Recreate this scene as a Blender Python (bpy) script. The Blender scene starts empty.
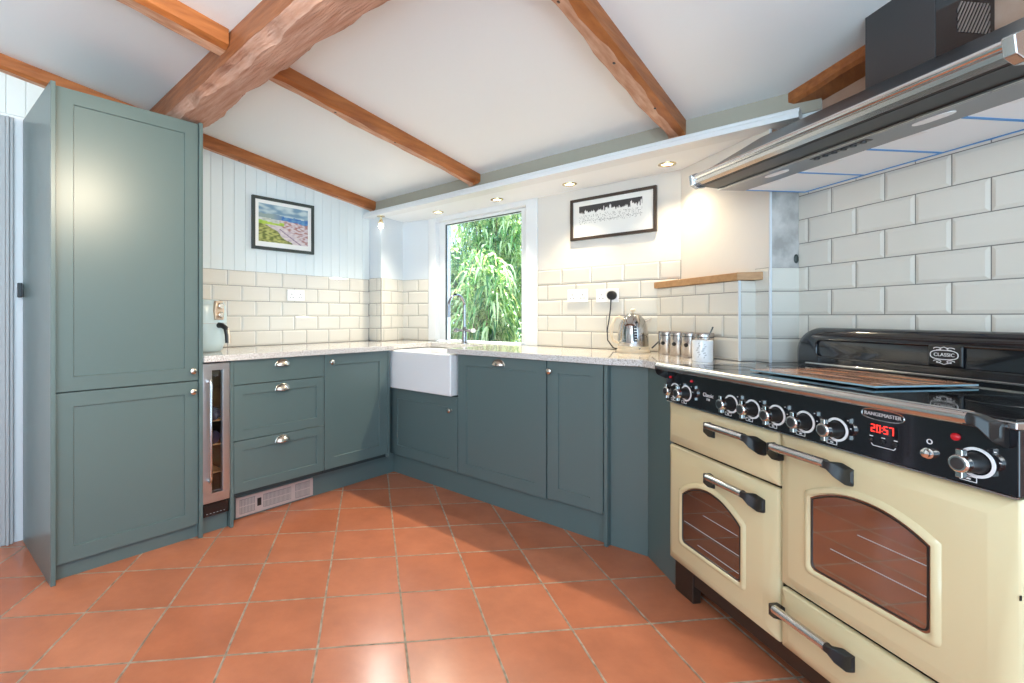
import bpy, bmesh, math, random
from mathutils import Vector, Matrix
PI = math.pi
C = bpy.context.scene.collection
SC = bpy.context.scene
random.seed(7)

# ------------------------------------------------------------------ camera, world, light, exposure
AL = math.radians(44.7)
FW = Vector((-math.sin(AL), math.cos(AL), 0)); RT = Vector((math.cos(AL), math.sin(AL), 0))
EYE = 1.144
cam_d = bpy.data.cameras.new('camera'); cam = bpy.data.objects.new('camera', cam_d); C.objects.link(cam)
cam.location = (0, 0, EYE); cam.rotation_euler = (PI/2, 0, AL)
cam_d.sensor_width = 36; cam_d.lens = 481.6/1024*36
cam_d.shift_x = (512-424.6)/1024; cam_d.shift_y = -(341.5-316.8)/1024
cam_d.clip_start = 0.02
SC.camera = cam
SC.view_settings.view_transform = 'Standard'; SC.view_settings.look = 'None'
SC.view_settings.gamma = 1; SC.view_settings.use_curve_mapping = False
SC.view_settings.exposure = 0.34
wd = bpy.data.worlds.new('daylight'); SC.world = wd; wd.use_nodes = True
bg = wd.node_tree.nodes['Background']; bg.inputs[1].default_value = 2.0
_n = wd.node_tree.nodes.new; _l = wd.node_tree.links.new          # pale sky above, brighter glow added below the horizon to lift the ceiling
_t = _n('ShaderNodeTexCoord'); _s = _n('ShaderNodeSeparateXYZ'); _r = _n('ShaderNodeValToRGB'); _m = _n('ShaderNodeMapRange')
_l(_t.outputs['Generated'], _s.inputs[0]); _l(_s.outputs['Z'], _m.inputs[0]); _m.inputs[1].default_value = -1; _m.inputs[2].default_value = 1
_r.color_ramp.elements[0].position = 0.46; _r.color_ramp.elements[0].color = (1.55, 2.17, 2.62, 1)
_r.color_ramp.elements[1].position = 0.54; _r.color_ramp.elements[1].color = (0.67, 0.98, 1.36, 1)
_l(_m.outputs[0], _r.inputs[0]); _l(_r.outputs[0], bg.inputs[0])

def lamp(name, typ, loc, energy, color=(1, 1, 1), rot=(0, 0, 0), parent=None, **kw):
    d = bpy.data.lights.new(name, typ); d.energy = energy; d.color = color
    for k, v in kw.items(): setattr(d, k, v)
    o = bpy.data.objects.new(name, d); C.objects.link(o); o.location = loc; o.rotation_euler = rot
    if parent: o.parent = parent
    return o
lamp('garden_sun', 'SUN', (-6, 6, 6), 24.0, (1, 0.96, 0.88), Vector((0.34, -0.5, -0.8)).to_track_quat('-Z', 'Y').to_euler(), angle=0.02)
# unseen fill light added behind the viewer, and a lamp on the beam
lamp('added_fill_light', 'POINT', (-0.5, -0.9, 2.05), 50, (0.88, 0.97, 1.0), shadow_soft_size=0.4)
lamp('beam_spotlight', 'SPOT', (-0.45, 0.80, 2.12), 110, (1, 0.85, 0.62), (math.radians(72), 0, math.radians(101)), spot_size=math.radians(74), spot_blend=0.9, shadow_soft_size=0.07)

# ------------------------------------------------------------------ frames of reference
AR = math.radians(-6.6)
DR = math.sin(AR)*RT + math.cos(AR)*FW          # along the cooker wall, away from the viewer
NR = -math.cos(AR)*RT + math.sin(AR)*FW         # out of that wall into the room
OR = DR*1.905 + NR*-1.25                        # far front corner of the cooker
ROTR = math.atan2(-DR.y, -DR.x)
def RW(x, y, z=0):
    p = OR - DR*x - NR*y; return Vector((p.x, p.y, z))
XF, YF, XW, YW = -2.585, 2.34, -3.2, 2.95
def ceil_z(y): return 2.467 - 0.1375*y
TZ0, TH = 0.943, 0.1045

# ------------------------------------------------------------------ materials
M = {}
def mat(name, col, rough=0.5, metal=0.0, spec=0.5, coat=0.0, emis=None, estr=0.0, noise=None, bump=None):
    m = bpy.data.materials.new(name); m.use_nodes = True; nt = m.node_tree; b = nt.nodes['Principled BSDF']
    b.inputs['Base Color'].default_value = (*col, 1); b.inputs['Roughness'].default_value = rough
    b.inputs['Metallic'].default_value = metal; b.inputs['Specular IOR Level'].default_value = spec
    b.inputs['Coat Weight'].default_value = coat
    if emis: b.inputs['Emission Color'].default_value = (*emis, 1); b.inputs['Emission Strength'].default_value = estr
    if noise or bump:
        tc = nt.nodes.new('ShaderNodeTexCoord')
    if noise:                                        # (scale, amount, second colour, stretch)
        sc, amt, c2, st = noise
        mp = nt.nodes.new('ShaderNodeMapping'); mp.inputs['Scale'].default_value = st
        nz = nt.nodes.new('ShaderNodeTexNoise'); nz.inputs['Scale'].default_value = sc; nz.inputs['Detail'].default_value = 5
        cr = nt.nodes.new('ShaderNodeValToRGB'); cr.color_ramp.elements[0].position = 0.5-amt; cr.color_ramp.elements[1].position = 0.5+amt
        cr.color_ramp.elements[0].color = (*col, 1); cr.color_ramp.elements[1].color = (*c2, 1)
        nt.links.new(tc.outputs['Object'], mp.inputs[0]); nt.links.new(mp.outputs[0], nz.inputs['Vector'])
        nt.links.new(nz.outputs['Fac'], cr.inputs[0]); nt.links.new(cr.outputs[0], b.inputs['Base Color'])
    if bump:
        sc, st, mpst = bump
        mp = nt.nodes.new('ShaderNodeMapping'); mp.inputs['Scale'].default_value = mpst
        nz = nt.nodes.new('ShaderNodeTexNoise'); nz.inputs['Scale'].default_value = sc; nz.inputs['Detail'].default_value = 4
        bp = nt.nodes.new('ShaderNodeBump'); bp.inputs['Strength'].default_value = st; bp.inputs['Distance'].default_value = 0.01
        nt.links.new(tc.outputs['Object'], mp.inputs[0]); nt.links.new(mp.outputs[0], nz.inputs['Vector'])
        nt.links.new(nz.outputs['Fac'], bp.inputs['Height']); nt.links.new(bp.outputs[0], b.inputs['Normal'])
    M[name] = m; return m
mat('cabinet_paint', (0.104, 0.148, 0.143), 0.31, spec=0.5)
mat('cabinet_dark', (0.03, 0.042, 0.042), 0.6)
mat('ceiling_plaster', (0.85, 0.88, 0.88), 0.42, bump=(40, 0.05, (1, 1, 1)))
mat('fascia_beige', (0.38, 0.35, 0.28), 0.6)
mat('white_plaster', (0.72, 0.68, 0.62), 0.7, bump=(18, 0.12, (1, 1, 1)))
mat('soffit_plaster', (0.86, 0.89, 0.91), 0.7)
mat('corner_paint', (0.66, 0.70, 0.73), 0.5)
mat('kettle_steel', (0.50, 0.49, 0.48), 0.06, 1.0)
mat('canister_steel', (0.46, 0.42, 0.39), 0.2, 1.0)
mat('heater_steel', (0.62, 0.53, 0.50), 0.35, 0.4)
mat('white_paint', (0.77, 0.79, 0.80), 0.35)
mat('board_paint', (0.66, 0.72, 0.73), 0.45)
mat('trim_grey', (0.47, 0.48, 0.48), 0.45)
mat('bare_plaster', (0.42, 0.24, 0.16), 0.85, noise=(7, 0.2, (0.55, 0.38, 0.29), (1, 1, 1)))
mat('grey_render', (0.34, 0.32, 0.30), 0.85, noise=(14, 0.16, (0.56, 0.53, 0.50), (1, 1, 1)))
mat('tile_cream', (0.69, 0.655, 0.585), 0.12, spec=0.5, noise=(3.0, 0.35, (0.65, 0.61, 0.535), (1, 1, 1)))
mat('grout', (0.20, 0.19, 0.17), 0.9)
mat('wood_side', (0.36, 0.115, 0.028), 0.42, noise=(5, 0.22, (0.22, 0.058, 0.012), (1, 1, 9)), bump=(12, 0.25, (1, 1, 6)))
mat('wood_beam_x', (0.47, 0.17, 0.065), 0.5, noise=(6, 0.25, (0.20, 0.055, 0.016), (0.8, 7, 7)), bump=(14, 0.4, (0.8, 5, 5)))
mat('wood_beam_y', (0.46, 0.155, 0.04), 0.45, noise=(6, 0.25, (0.24, 0.065, 0.014), (7, 0.8, 7)), bump=(14, 0.3, (5, 0.8, 5)))
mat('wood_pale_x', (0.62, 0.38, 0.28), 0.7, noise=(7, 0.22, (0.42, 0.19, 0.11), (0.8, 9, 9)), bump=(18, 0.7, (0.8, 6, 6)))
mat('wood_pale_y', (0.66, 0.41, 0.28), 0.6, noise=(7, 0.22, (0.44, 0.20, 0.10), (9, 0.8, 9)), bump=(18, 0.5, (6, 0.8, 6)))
mat('wood_ledge', (0.50, 0.28, 0.12), 0.5, noise=(6, 0.25, (0.36, 0.18, 0.07), (0.8, 8, 8)))
mat('steel', (0.64, 0.65, 0.66), 0.22, 1.0)
mat('brushed_steel', (0.58, 0.58, 0.60), 0.34, 1.0)
mat('tap_steel', (0.36, 0.36, 0.38), 0.14, 1.0)
mat('chrome', (0.80, 0.79, 0.78), 0.07, 1.0)
mat('nickel', (0.62, 0.57, 0.50), 0.25, 1.0)
mat('black_enamel', (0.008, 0.008, 0.011), 0.10, spec=0.6, coat=0.3)
mat('black_plastic', (0.012, 0.012, 0.012), 0.32)
mat('black_glass', (0.006, 0.007, 0.009), 0.05, spec=0.7)
mat('dark_steel', (0.10, 0.10, 0.105), 0.32, 0.85)
mat('plinth_brown', (0.028, 0.017, 0.012), 0.3)
mat('cream_enamel', (0.68, 0.565, 0.335), 0.16, spec=0.5, coat=0.25)
mat('oven_glass', (0.030, 0.011, 0.008), 0.03, spec=1.0)
M['oven_glass'].node_tree.nodes['Principled BSDF'].inputs['IOR'].default_value = 2.5
mat('strip_steel', (0.26, 0.26, 0.27), 0.3, 0.9)
mat('white_ceramic', (0.84, 0.83, 0.82), 0.08, coat=0.4)
mat('white_plastic', (0.82, 0.81, 0.80), 0.3)
mat('cream_plastic', (0.74, 0.60, 0.42), 0.3)
mat('print_white', (0.85, 0.85, 0.85), 0.5)
mat('zone_print', (0.03, 0.03, 0.032), 0.2)
mat('print_grey', (0.45, 0.45, 0.46), 0.4)
mat('red_glow', (0.5, 0.01, 0.01), 0.4, emis=(1.0, 0.03, 0.02), estr=2.2)
mat('red_lamp', (0.45, 0.01, 0.02), 0.2, emis=(1.0, 0.02, 0.03), estr=0.1)
mat('lamp_glow', (1, 0.9, 0.7), 0.4, emis=(1.0, 0.83, 0.5), estr=6)
mat('bulb_glow', (1, 1, 1), 0.4, emis=(1.0, 0.97, 0.9), estr=14)
mat('brass', (0.75, 0.62, 0.40), 0.25, 1.0)
mat('fryer_body', (0.50, 0.60, 0.61), 0.3)
mat('fryer_trim', (0.60, 0.46, 0.34), 0.3, 0.6)
mat('filter_film', (0.86, 0.87, 0.88), 0.35, 0.0)
mat('film_blue', (0.02, 0.27, 0.66), 0.35)
mat('frame_dark', (0.035, 0.045, 0.04), 0.4)
mat('frame_brown', (0.045, 0.03, 0.022), 0.4)
mat('mount_white', (0.80, 0.79, 0.75), 0.6)
mat('ochre_reflection', (0.55, 0.36, 0.10), 0.4)
mat('bottle_glass', (0.012, 0.02, 0.05), 0.08)
mat('leaf_light', (0.50, 0.62, 0.34), 0.5)
mat('leaf_mid', (0.17, 0.36, 0.12), 0.5)
mat('leaf_dark', (0.04, 0.14, 0.045), 0.5)
for ln in ('leaf_light', 'leaf_mid', 'leaf_dark'):
    nt = M[ln].node_tree; b_ = nt.nodes['Principled BSDF']; tr = nt.nodes.new('ShaderNodeBsdfTranslucent'); mx = nt.nodes.new('ShaderNodeMixShader'); mx.inputs[0].default_value = 0.38
    c_ = b_.inputs['Base Color'].default_value; tr.inputs[0].default_value = (min(1, c_[0]*1.5), min(1, c_[1]*1.4), c_[2]*0.9, 1)
    nt.links.new(b_.outputs[0], mx.inputs[1]); nt.links.new(tr.outputs[0], mx.inputs[2]); nt.links.new(mx.outputs[0], nt.nodes['Material Output'].inputs[0])
mat('stem_brown', (0.12, 0.08, 0.04), 0.8)
mat('petal_pink', (0.85, 0.72, 0.74), 0.6)
mat('soil', (0.10, 0.07, 0.045), 0.95, noise=(8, 0.2, (0.06, 0.09, 0.03), (1, 1, 1)))
mat('stone_wall', (0.33, 0.30, 0.27), 0.9, noise=(4, 0.2, (0.22, 0.2, 0.18), (1, 1, 1)))
mat('leaf_print', (0.50, 0.48, 0.47), 0.4)
mat('pattern_grey', (0.26, 0.24, 0.23), 0.5)

def granite():
    m = mat('granite', (0.62, 0.55, 0.48), 0.08, coat=0.3); nt = m.node_tree; b = nt.nodes['Principled BSDF']
    tc = nt.nodes.new('ShaderNodeTexCoord')
    n1 = nt.nodes.new('ShaderNodeTexNoise'); n1.inputs['Scale'].default_value = 160; n1.inputs['Detail'].default_value = 3
    c1 = nt.nodes.new('ShaderNodeValToRGB'); e = c1.color_ramp.elements
    e[0].position = 0.30; e[0].color = (0.30, 0.25, 0.21, 1); e[1].position = 0.62; e[1].color = (0.74, 0.71, 0.68, 1)
    x = e.new(0.45); x.color = (0.60, 0.555, 0.51, 1)
    nt.links.new(tc.outputs['Object'], n1.inputs['Vector']); nt.links.new(n1.outputs['Fac'], c1.inputs[0]); nt.links.new(c1.outputs[0], b.inputs['Base Color'])
granite()

def floor_material():
    m = mat('terracotta_tiles', (0.5, 0.16, 0.06), 0.3); nt = m.node_tree; b = nt.nodes['Principled BSDF']; N = nt.nodes.new; L = nt.links.new
    tc = N('ShaderNodeTexCoord'); nz = N('ShaderNodeTexNoise'); nz.inputs['Scale'].default_value = 3; nz.inputs['Detail'].default_value = 4
    L(tc.outputs['Object'], nz.inputs['Vector'])
    off = N('ShaderNodeVectorMath'); off.operation = 'SCALE'; off.inputs['Scale'].default_value = 0.010
    L(nz.outputs['Color'], off.inputs[0])
    add = N('ShaderNodeVectorMath'); add.operation = 'ADD'; L(tc.outputs['Object'], add.inputs[0]); L(off.outputs[0], add.inputs[1])
    dv = N('ShaderNodeVectorMath'); dv.operation = 'SCALE'; dv.inputs['Scale'].default_value = 1/0.305; L(add.outputs[0], dv.inputs[0])
    fr = N('ShaderNodeVectorMath'); fr.operation = 'FRACTION'; L(dv.outputs[0], fr.inputs[0])
    fl = N('ShaderNodeVectorMath'); fl.operation = 'FLOOR'; L(dv.outputs[0], fl.inputs[0])
    wn = N('ShaderNodeTexWhiteNoise'); wn.noise_dimensions = '2D'; L(fl.outputs[0], wn.inputs['Vector'])
    sp = N('ShaderNodeSeparateXYZ'); L(fr.outputs[0], sp.inputs[0])
    def edge(sock):
        s = N('ShaderNodeMath'); s.operation = 'SUBTRACT'; s.inputs[1].default_value = 0.5; L(sock, s.inputs[0])
        a = N('ShaderNodeMath'); a.operation = 'ABSOLUTE'; L(s.outputs[0], a.inputs[0]); return a.outputs[0]
    mx = N('ShaderNodeMath'); mx.operation = 'MAXIMUM'; L(edge(sp.outputs[0]), mx.inputs[0]); L(edge(sp.outputs[1]), mx.inputs[1])
    g = N('ShaderNodeMapRange'); g.inputs[1].default_value = 0.4845; g.inputs[2].default_value = 0.4905; L(mx.outputs[0], g.inputs[0])
    # tile colour
    c = N('ShaderNodeValToRGB'); e = c.color_ramp.elements
    e[0].color = (0.47, 0.143, 0.064, 1); e[1].color = (0.53, 0.182, 0.090, 1)
    L(wn.outputs['Value'], c.inputs[0])
    n2 = N('ShaderNodeTexNoise'); n2.inputs['Scale'].default_value = 4.5; n2.inputs['Detail'].default_value = 6; n2.inputs['Roughness'].default_value = 0.65
    L(tc.outputs['Object'], n2.inputs['Vector'])
    mr = N('ShaderNodeMapRange'); mr.inputs[1].default_value = 0.3; mr.inputs[2].default_value = 0.7; mr.inputs[3].default_value = 0.84; mr.inputs[4].default_value = 1.12; L(n2.outputs['Fac'], mr.inputs[0])
    ml = N('ShaderNodeVectorMath'); ml.operation = 'SCALE'; L(c.outputs[0], ml.inputs[0]); L(mr.outputs[0], ml.inputs['Scale'])
    n3 = N('ShaderNodeTexNoise'); n3.inputs['Scale'].default_value = 30; n3.inputs['Detail'].default_value = 4; L(tc.outputs['Object'], n3.inputs['Vector'])
    gc = N('ShaderNodeValToRGB'); gc.color_ramp.elements[0].color = (0.20, 0.14, 0.09, 1); gc.color_ramp.elements[1].color = (0.42, 0.34, 0.25, 1)
    gc.color_ramp.elements[0].position = 0.35; gc.color_ramp.elements[1].position = 0.65; L(n3.outputs['Fac'], gc.inputs[0])
    mix = N('ShaderNodeMix'); mix.data_type = 'RGBA'; L(g.outputs[0], mix.inputs['Factor']); L(ml.outputs[0], mix.inputs['A']); L(gc.outputs[0], mix.inputs['B'])
    L(mix.outputs['Result'], b.inputs['Base Color'])
    r = N('ShaderNodeMapRange'); r.inputs[3].default_value = 0.24; r.inputs[4].default_value = 0.85; L(g.outputs[0], r.inputs[0]); L(r.outputs[0], b.inputs['Roughness'])
    inv = N('ShaderNodeMath'); inv.operation = 'SUBTRACT'; inv.inputs[0].default_value = 1; L(g.outputs[0], inv.inputs[1])
    a2 = N('ShaderNodeMath'); a2.operation = 'MULTIPLY_ADD'; a2.inputs[1].default_value = 0.25; L(n2.outputs['Fac'], a2.inputs[0]); L(inv.outputs[0], a2.inputs[2])
    bp = N('ShaderNodeBump'); bp.inputs['Strength'].default_value = 0.35; bp.inputs['Distance'].default_value = 0.006; L(a2.outputs[0], bp.inputs['Height']); L(bp.outputs[0], b.inputs['Normal'])
floor_material()

def pane_material():
    m = bpy.data.materials.new('window_glass'); m.use_nodes = True; nt = m.node_tree; nt.nodes.clear(); N = nt.nodes.new
    o = N('ShaderNodeOutputMaterial'); mx = N('ShaderNodeMixShader'); t = N('ShaderNodeBsdfTransparent'); g = N('ShaderNodeBsdfGlossy')
    g.inputs['Roughness'].default_value = 0.02; f = N('ShaderNodeFresnel'); f.inputs['IOR'].default_value = 1.45
    nt.links.new(f.outputs[0], mx.inputs[0]); nt.links.new(t.outputs[0], mx.inputs[1]); nt.links.new(g.outputs[0], mx.inputs[2]); nt.links.new(mx.outputs[0], o.inputs[0])
    M['window_glass'] = m
pane_material()
def picture_material(name, rough):
    m = mat(name, (1, 1, 1), rough); nt = m.node_tree
    a = nt.nodes.new('ShaderNodeVertexColor'); a.layer_name = 'print'
    nt.links.new(a.outputs[0], nt.nodes['Principled BSDF'].inputs['Base Color'])
picture_material('painted_print', 0.4); picture_material('printed_glass', 0.06)

# ------------------------------------------------------------------ mesh helpers
class MB:
    def __init__(s): s.bm = bmesh.new(); s.mi = 0
    def face(s, pts):
        f = s.bm.faces.new([s.bm.verts.new(p) for p in pts]); f.material_index = s.mi; return f
    def box(s, x0, x1, y0, y1, z0, z1):
        v = [s.bm.verts.new(p) for p in ((x0,y0,z0),(x1,y0,z0),(x1,y1,z0),(x0,y1,z0),(x0,y0,z1),(x1,y0,z1),(x1,y1,z1),(x0,y1,z1))]
        for q in ((3,2,1,0),(4,5,6,7),(0,1,5,4),(1,2,6,5),(2,3,7,6),(3,0,4,7)):
            s.bm.faces.new([v[i] for i in q]).material_index = s.mi
        return s
    def loft(s, secs, closed=True, caps=True):
        rows = [[s.bm.verts.new(p) for p in sec] for sec in secs]; n = len(rows[0])
        for a, b in zip(rows, rows[1:]):
            for i in range(n if closed else n-1):
                j = (i+1) % n
                s.bm.faces.new([a[i], a[j], b[j], b[i]]).material_index = s.mi
        if caps and closed:
            s.bm.faces.new(rows[0][::-1]).material_index = s.mi; s.bm.faces.new(rows[-1]).material_index = s.mi
        return s
    def prism(s, poly, z0, z1):                      # poly in x, y
        return s.loft([[(x, y, z0) for x, y in poly], [(x, y, z1) for x, y in poly]])
    def prism_y(s, poly, y0, y1):                    # poly in x, z
        return s.loft([[(x, y0, z) for x, z in poly], [(x, y1, z) for x, z in poly]])
    def prism_x(s, poly, x0, x1):                    # poly in y, z
        return s.loft([[(x0, y, z) for y, z in poly], [(x1, y, z) for y, z in poly]])
    def ring(s, c, ax, r, n):
        ax = Vector(ax).normalized(); u = ax.orthogonal().normalized(); w = ax.cross(u); c = Vector(c)
        return [c + r*(math.cos(2*PI*i/n)*u + math.sin(2*PI*i/n)*w) for i in range(n)]
    def cyl(s, p0, p1, r0, r1=None, n=20):
        ax = Vector(p1)-Vector(p0); return s.loft([s.ring(p0, ax, r0, n), s.ring(p1, ax, r0 if r1 is None else r1, n)])
    def lathe(s, prof, c=(0, 0, 0), ax=(0, 0, 1), n=28, caps=True):   # prof: (radius, along)
        c = Vector(c); ax = Vector(ax).normalized()
        return s.loft([s.ring(c+ax*h, ax, max(r, 1e-4), n) for r, h in prof], caps=caps)
    def tube(s, pts, r, n=10, closed=False):
        pts = [Vector(p) for p in pts]; secs = []; prev = None; m = len(pts)
        for i, p in enumerate(pts):
            if closed: t = pts[(i+1) % m]-pts[i-1]
            else: t = pts[min(i+1, m-1)]-pts[max(i-1, 0)]
            t.normalize()
            u = t.orthogonal().normalized() if prev is None else (prev - t*prev.dot(t)).normalized()
            prev = u; w = t.cross(u); rr = r(i/(m-1)) if callable(r) else r
            secs.append([p + rr*(math.cos(2*PI*k/n)*u + math.sin(2*PI*k/n)*w) for k in range(n)])
        if closed: secs.append([v.copy() for v in secs[0]])
        return s.loft(secs, caps=not closed)
    def ball(s, c, r, sc=(1, 1, 1), n=16):
        c = Vector(c); rows = []
        for k in range(n//2+1):
            th = PI*k/(n//2); rr = max(math.sin(th), 1e-3)
            rows.append([(c.x+r*sc[0]*rr*math.cos(2*PI*i/n), c.y+r*sc[1]*rr*math.sin(2*PI*i/n), c.z+r*sc[2]*-math.cos(th)) for i in range(n)])
        return s.loft(rows)
    def build(s, name, mats, parent=None, bevel=0, loc=None, rotz=0, smooth=40, seg=2):
        me = bpy.data.meshes.new(name); bmesh.ops.remove_doubles(s.bm, verts=s.bm.verts, dist=1e-6)
        bmesh.ops.recalc_face_normals(s.bm, faces=s.bm.faces); s.bm.to_mesh(me); s.bm.free()
        for m in ([mats] if isinstance(mats, str) else mats): me.materials.append(M[m])
        if smooth:
            me.shade_smooth(); me.set_sharp_from_angle(angle=math.radians(smooth))
        o = bpy.data.objects.new(name, me); C.objects.link(o)
        if parent: o.parent = parent
        if loc: o.location = loc
        if rotz: o.rotation_euler = (0, 0, rotz)
        if bevel:
            b = o.modifiers.new('edge', 'BEVEL'); b.width = bevel; b.segments = seg; b.limit_method = 'ANGLE'; b.angle_limit = math.radians(35)
            b.harden_normals = True
        return o
def tag(o, label, cat, group=None, kind=None):
    o['label'] = label; o['category'] = cat
    if group: o['group'] = group
    if kind: o['kind'] = kind
    return o
def thing(name, label, cat, loc=(0, 0, 0), rotz=0, group=None):
    o = bpy.data.objects.new(name, None); C.objects.link(o); o.location = loc; o.rotation_euler = (0, 0, rotz); o.empty_display_size = 0.1
    return tag(o, label, cat, group)
def struct(o): o['kind'] = 'structure'; return o
def lettering(name, text, size, m, parent, loc, rot, width=None, depth=0.0006, spacing=1.0):
    c = bpy.data.curves.new(name, 'FONT'); c.body = text; c.size = size; c.align_x = 'CENTER'; c.align_y = 'CENTER'; c.extrude = depth; c.space_character = spacing
    tmp = bpy.data.objects.new('tmp', c); C.objects.link(tmp); bpy.context.view_layer.update()
    me = bpy.data.meshes.new_from_object(tmp.evaluated_get(bpy.context.evaluated_depsgraph_get())); bpy.data.objects.remove(tmp); bpy.data.curves.remove(c)
    me.name = name; me.materials.clear(); me.materials.append(M[m]); o = bpy.data.objects.new(name, me); C.objects.link(o); o.parent = parent; o.location = loc; o.rotation_euler = rot
    return o

# ------------------------------------------------------------------ setting: floor, walls, ceiling
tang = math.atan2(-(-0.778), 0.628)                 # tile rows run along (-0.778, 0.628)
f = MB(); R_ = Matrix.Rotation(-tang, 4, 'Z'); forg = Vector((-2.427, 2.122, 0))
poly = [R_ @ (Vector(p)-forg) for p in ((-3.3, -1.8, 0), (0.6, -1.8, 0), (1.9, -1.3, 0), (1.9, 3.05, 0), (-3.3, 3.05, 0))]
f.prism([(p.x, p.y) for p in poly], -0.06, 0)
struct(f.build('floor', 'terracotta_tiles', loc=forg, rotz=tang))

def tile_field(name, L, rows, joints, gap=0.0035, parent=None, z0=TZ0, th=TH, ztop=None, s0=0.0, m='tile_cream', skip=None, loc=None, rotz=0, thick=0.007, bev=0.011):
    """pillow-edged brick-bond tiles on a wall whose room face is y = 0 in the local frame; joints = (even offset, odd offset, pitch)"""
    t = MB(); g = MB(); zt = ztop or z0+rows*th
    g.box(s0, L, -0.003, 0.004, z0-0.004, zt)
    for r in range(rows):
        za, zb = z0+r*th+gap/2, min(z0+(r+1)*th, zt)-gap/2
        if zb-za < 0.01: continue
        j = joints[r % 2]; p = joints[2]; k = math.floor((s0-j)/p)
        x = j+k*p
        while x < L:
            a, b = max(x, s0)+gap/2, min(x+p, L)-gap/2
            if b-a > 0.008 and not (skip and skip((a+b)/2, (za+zb)/2)):
                def rr(ins_l, ins_r, ins, y): return [(a+ins_l, y, za+ins), (b-ins_r, y, za+ins), (b-ins_r, y, zb-ins), (a+ins_l, y, zb-ins)]
                il = bev if x >= s0-0.001 else 0.001; ir = bev if x+p <= L+0.001 else 0.001
                t.loft([rr(0, 0, 0, 0.002), rr(0, 0, 0, -0.0035), rr(il, ir, bev, -thick)])
            x += p
    g.build('grout', 'grout', parent, loc=loc, rotz=rotz, smooth=0)
    o = t.build(name, m, parent, loc=loc, rotz=rotz, smooth=0)
    return o

# left wall (room face x = XW)
w = MB(); w.box(XW-0.12, XW, -1.8, 2.57, 0, 2.84)
wall_left = struct(w.build('wall_left', 'white_paint', smooth=0))
bd = MB(); pitch = 0.0775; y = -1.0
while y < 2.57:
    y1 = min(y+pitch, 2.57); zb = 1.458 if y > 0.3 else 2.165
    if y1-y > 0.01:
        a, b = y+0.0005, y1-0.0005
        bd.loft([[(XW-0.001, a, zb), (XW+0.0055, a, zb), (XW+0.008, a+0.003, zb), (XW+0.008, b-0.003, zb), (XW+0.0055, b, zb), (XW-0.001, b, zb)],
                 [(XW-0.001, a, ceil_z(a)), (XW+0.0055, a, ceil_z(a)), (XW+0.008, a+0.003, ceil_z(a)), (XW+0.008, b-0.003, ceil_z(b)), (XW+0.0055, b, ceil_z(b)), (XW-0.001, b, ceil_z(b))]])
    y += pitch
bd.build('beadboard', 'board_paint', wall_left, smooth=0)
tile_field('wall_tiles', 2.568, 5, (1.358-0.2, 1.458-0.2, 0.2), parent=wall_left, s0=0.97, loc=(XW+0.001, 0, 0), rotz=PI/2, th=0.1030)
wb = MB(); wb.box(XW-0.12, -0.2, -1.92, -1.8, 0, 2.84); struct(wb.build('wall_back_light_block', 'white_paint', smooth=0))  # unseen wall, added to block daylight and darken the tall cabinet side
# boxed corner column and the splayed return beside the window
cw = MB(); cw.prism([(XW-0.1, 2.57), (-3.05, 2.57), (-3.12, 2.878), (-2.85, 2.95), (-2.85, 3.06), (XW-0.1, 3.06)], 0, 1.974)
wall_corner = struct(cw.build('wall_corner', 'corner_paint', smooth=0))
def seg(p, q): return math.hypot(q[0]-p[0], q[1]-p[1]), math.atan2(q[1]-p[1], q[0]-p[0])
for p, q, jo in (((-3.2, 2.57), (-3.05, 2.57), (-0.10, -0.05, 0.2)), ((-3.05, 2.57), (-3.12, 2.878), (0.035, -0.06, 0.2)), ((-3.12, 2.878), (-2.85, 2.95), (-0.04, 0.06, 0.2))):
    L, a = seg(p, q)
    tile_field('wall_tiles', L, 5, jo, parent=wall_corner, loc=(p[0], p[1], 0), rotz=a)
# window wall
ww = MB()
ww.box(-2.85, -1.81, YW, YW+0.14, 0, 0.93); ww.box(-1.81, -0.60, YW, YW+0.14, 0, 2.12); ww.box(-2.85, -1.81, YW, YW+0.14, 1.99, 2.12)
wall_window = struct(ww.build('wall_window', 'white_plaster', smooth=0))
tile_field('wall_tiles', 0.925, 5, (0.190-0.2075, 0.082-0.2075, 0.2075), parent=wall_window, loc=(-1.808, YW, 0))
# chimney breast beside the cooker: plaster face, grey return
p1 = RW(-0.60, 0.50); p2 = RW(-0.02, 0.50); p3 = RW(-0.02, 0.64)
cb = MB(); q1 = RW(-0.66, 0.50); q4 = RW(-0.02, 0.78); q5 = RW(-0.66, 0.95)
cb.prism([(q1.x, q1.y), (p2.x, p2.y), (q4.x, q4.y), (q5.x, q5.y)], 0, 1.974)
wall_breast = struct(cb.build('wall_breast', 'white_plaster', smooth=0))
gr = MB(); gr.box(-0.0195, -0.017, 0.502, 0.64, 1.355, 1.72)
gr.build('grey_render_patch', 'grey_render', wall_breast, loc=OR, rotz=ROTR, smooth=0)
gr = MB(); gr.box(-0.0195, -0.017, 0.502, 0.64, 1.72, 1.974)
gr.build('bare_plaster_patch', 'bare_plaster', wall_breast, loc=OR, rotz=ROTR, smooth=0)
tile_field('wall_tiles', 0.141, 4, (-0.05, -0.05, 0.3), parent=wall_breast, loc=RW(-0.02, 0.50), rotz=ROTR+PI/2)
tile_field('wall_tiles', -0.02, 4, (-0.20, -0.12, 0.2), parent=wall_breast, s0=-0.0998, loc=RW(0, 0.4995), rotz=ROTR)
for nx_, ny_, z1_ in ((-0.0185, 0.4985, 1.972), (-0.0998, 0.4185, 1.308)):   # white corner beads
    c_ = MB(); c_.box(nx_-0.001, nx_+0.0076, ny_-0.0076, ny_+0.002, 0.943, z1_); c_.build('corner_bead', 'corner_paint', wall_breast, loc=OR, rotz=ROTR, bevel=0.002)
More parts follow.
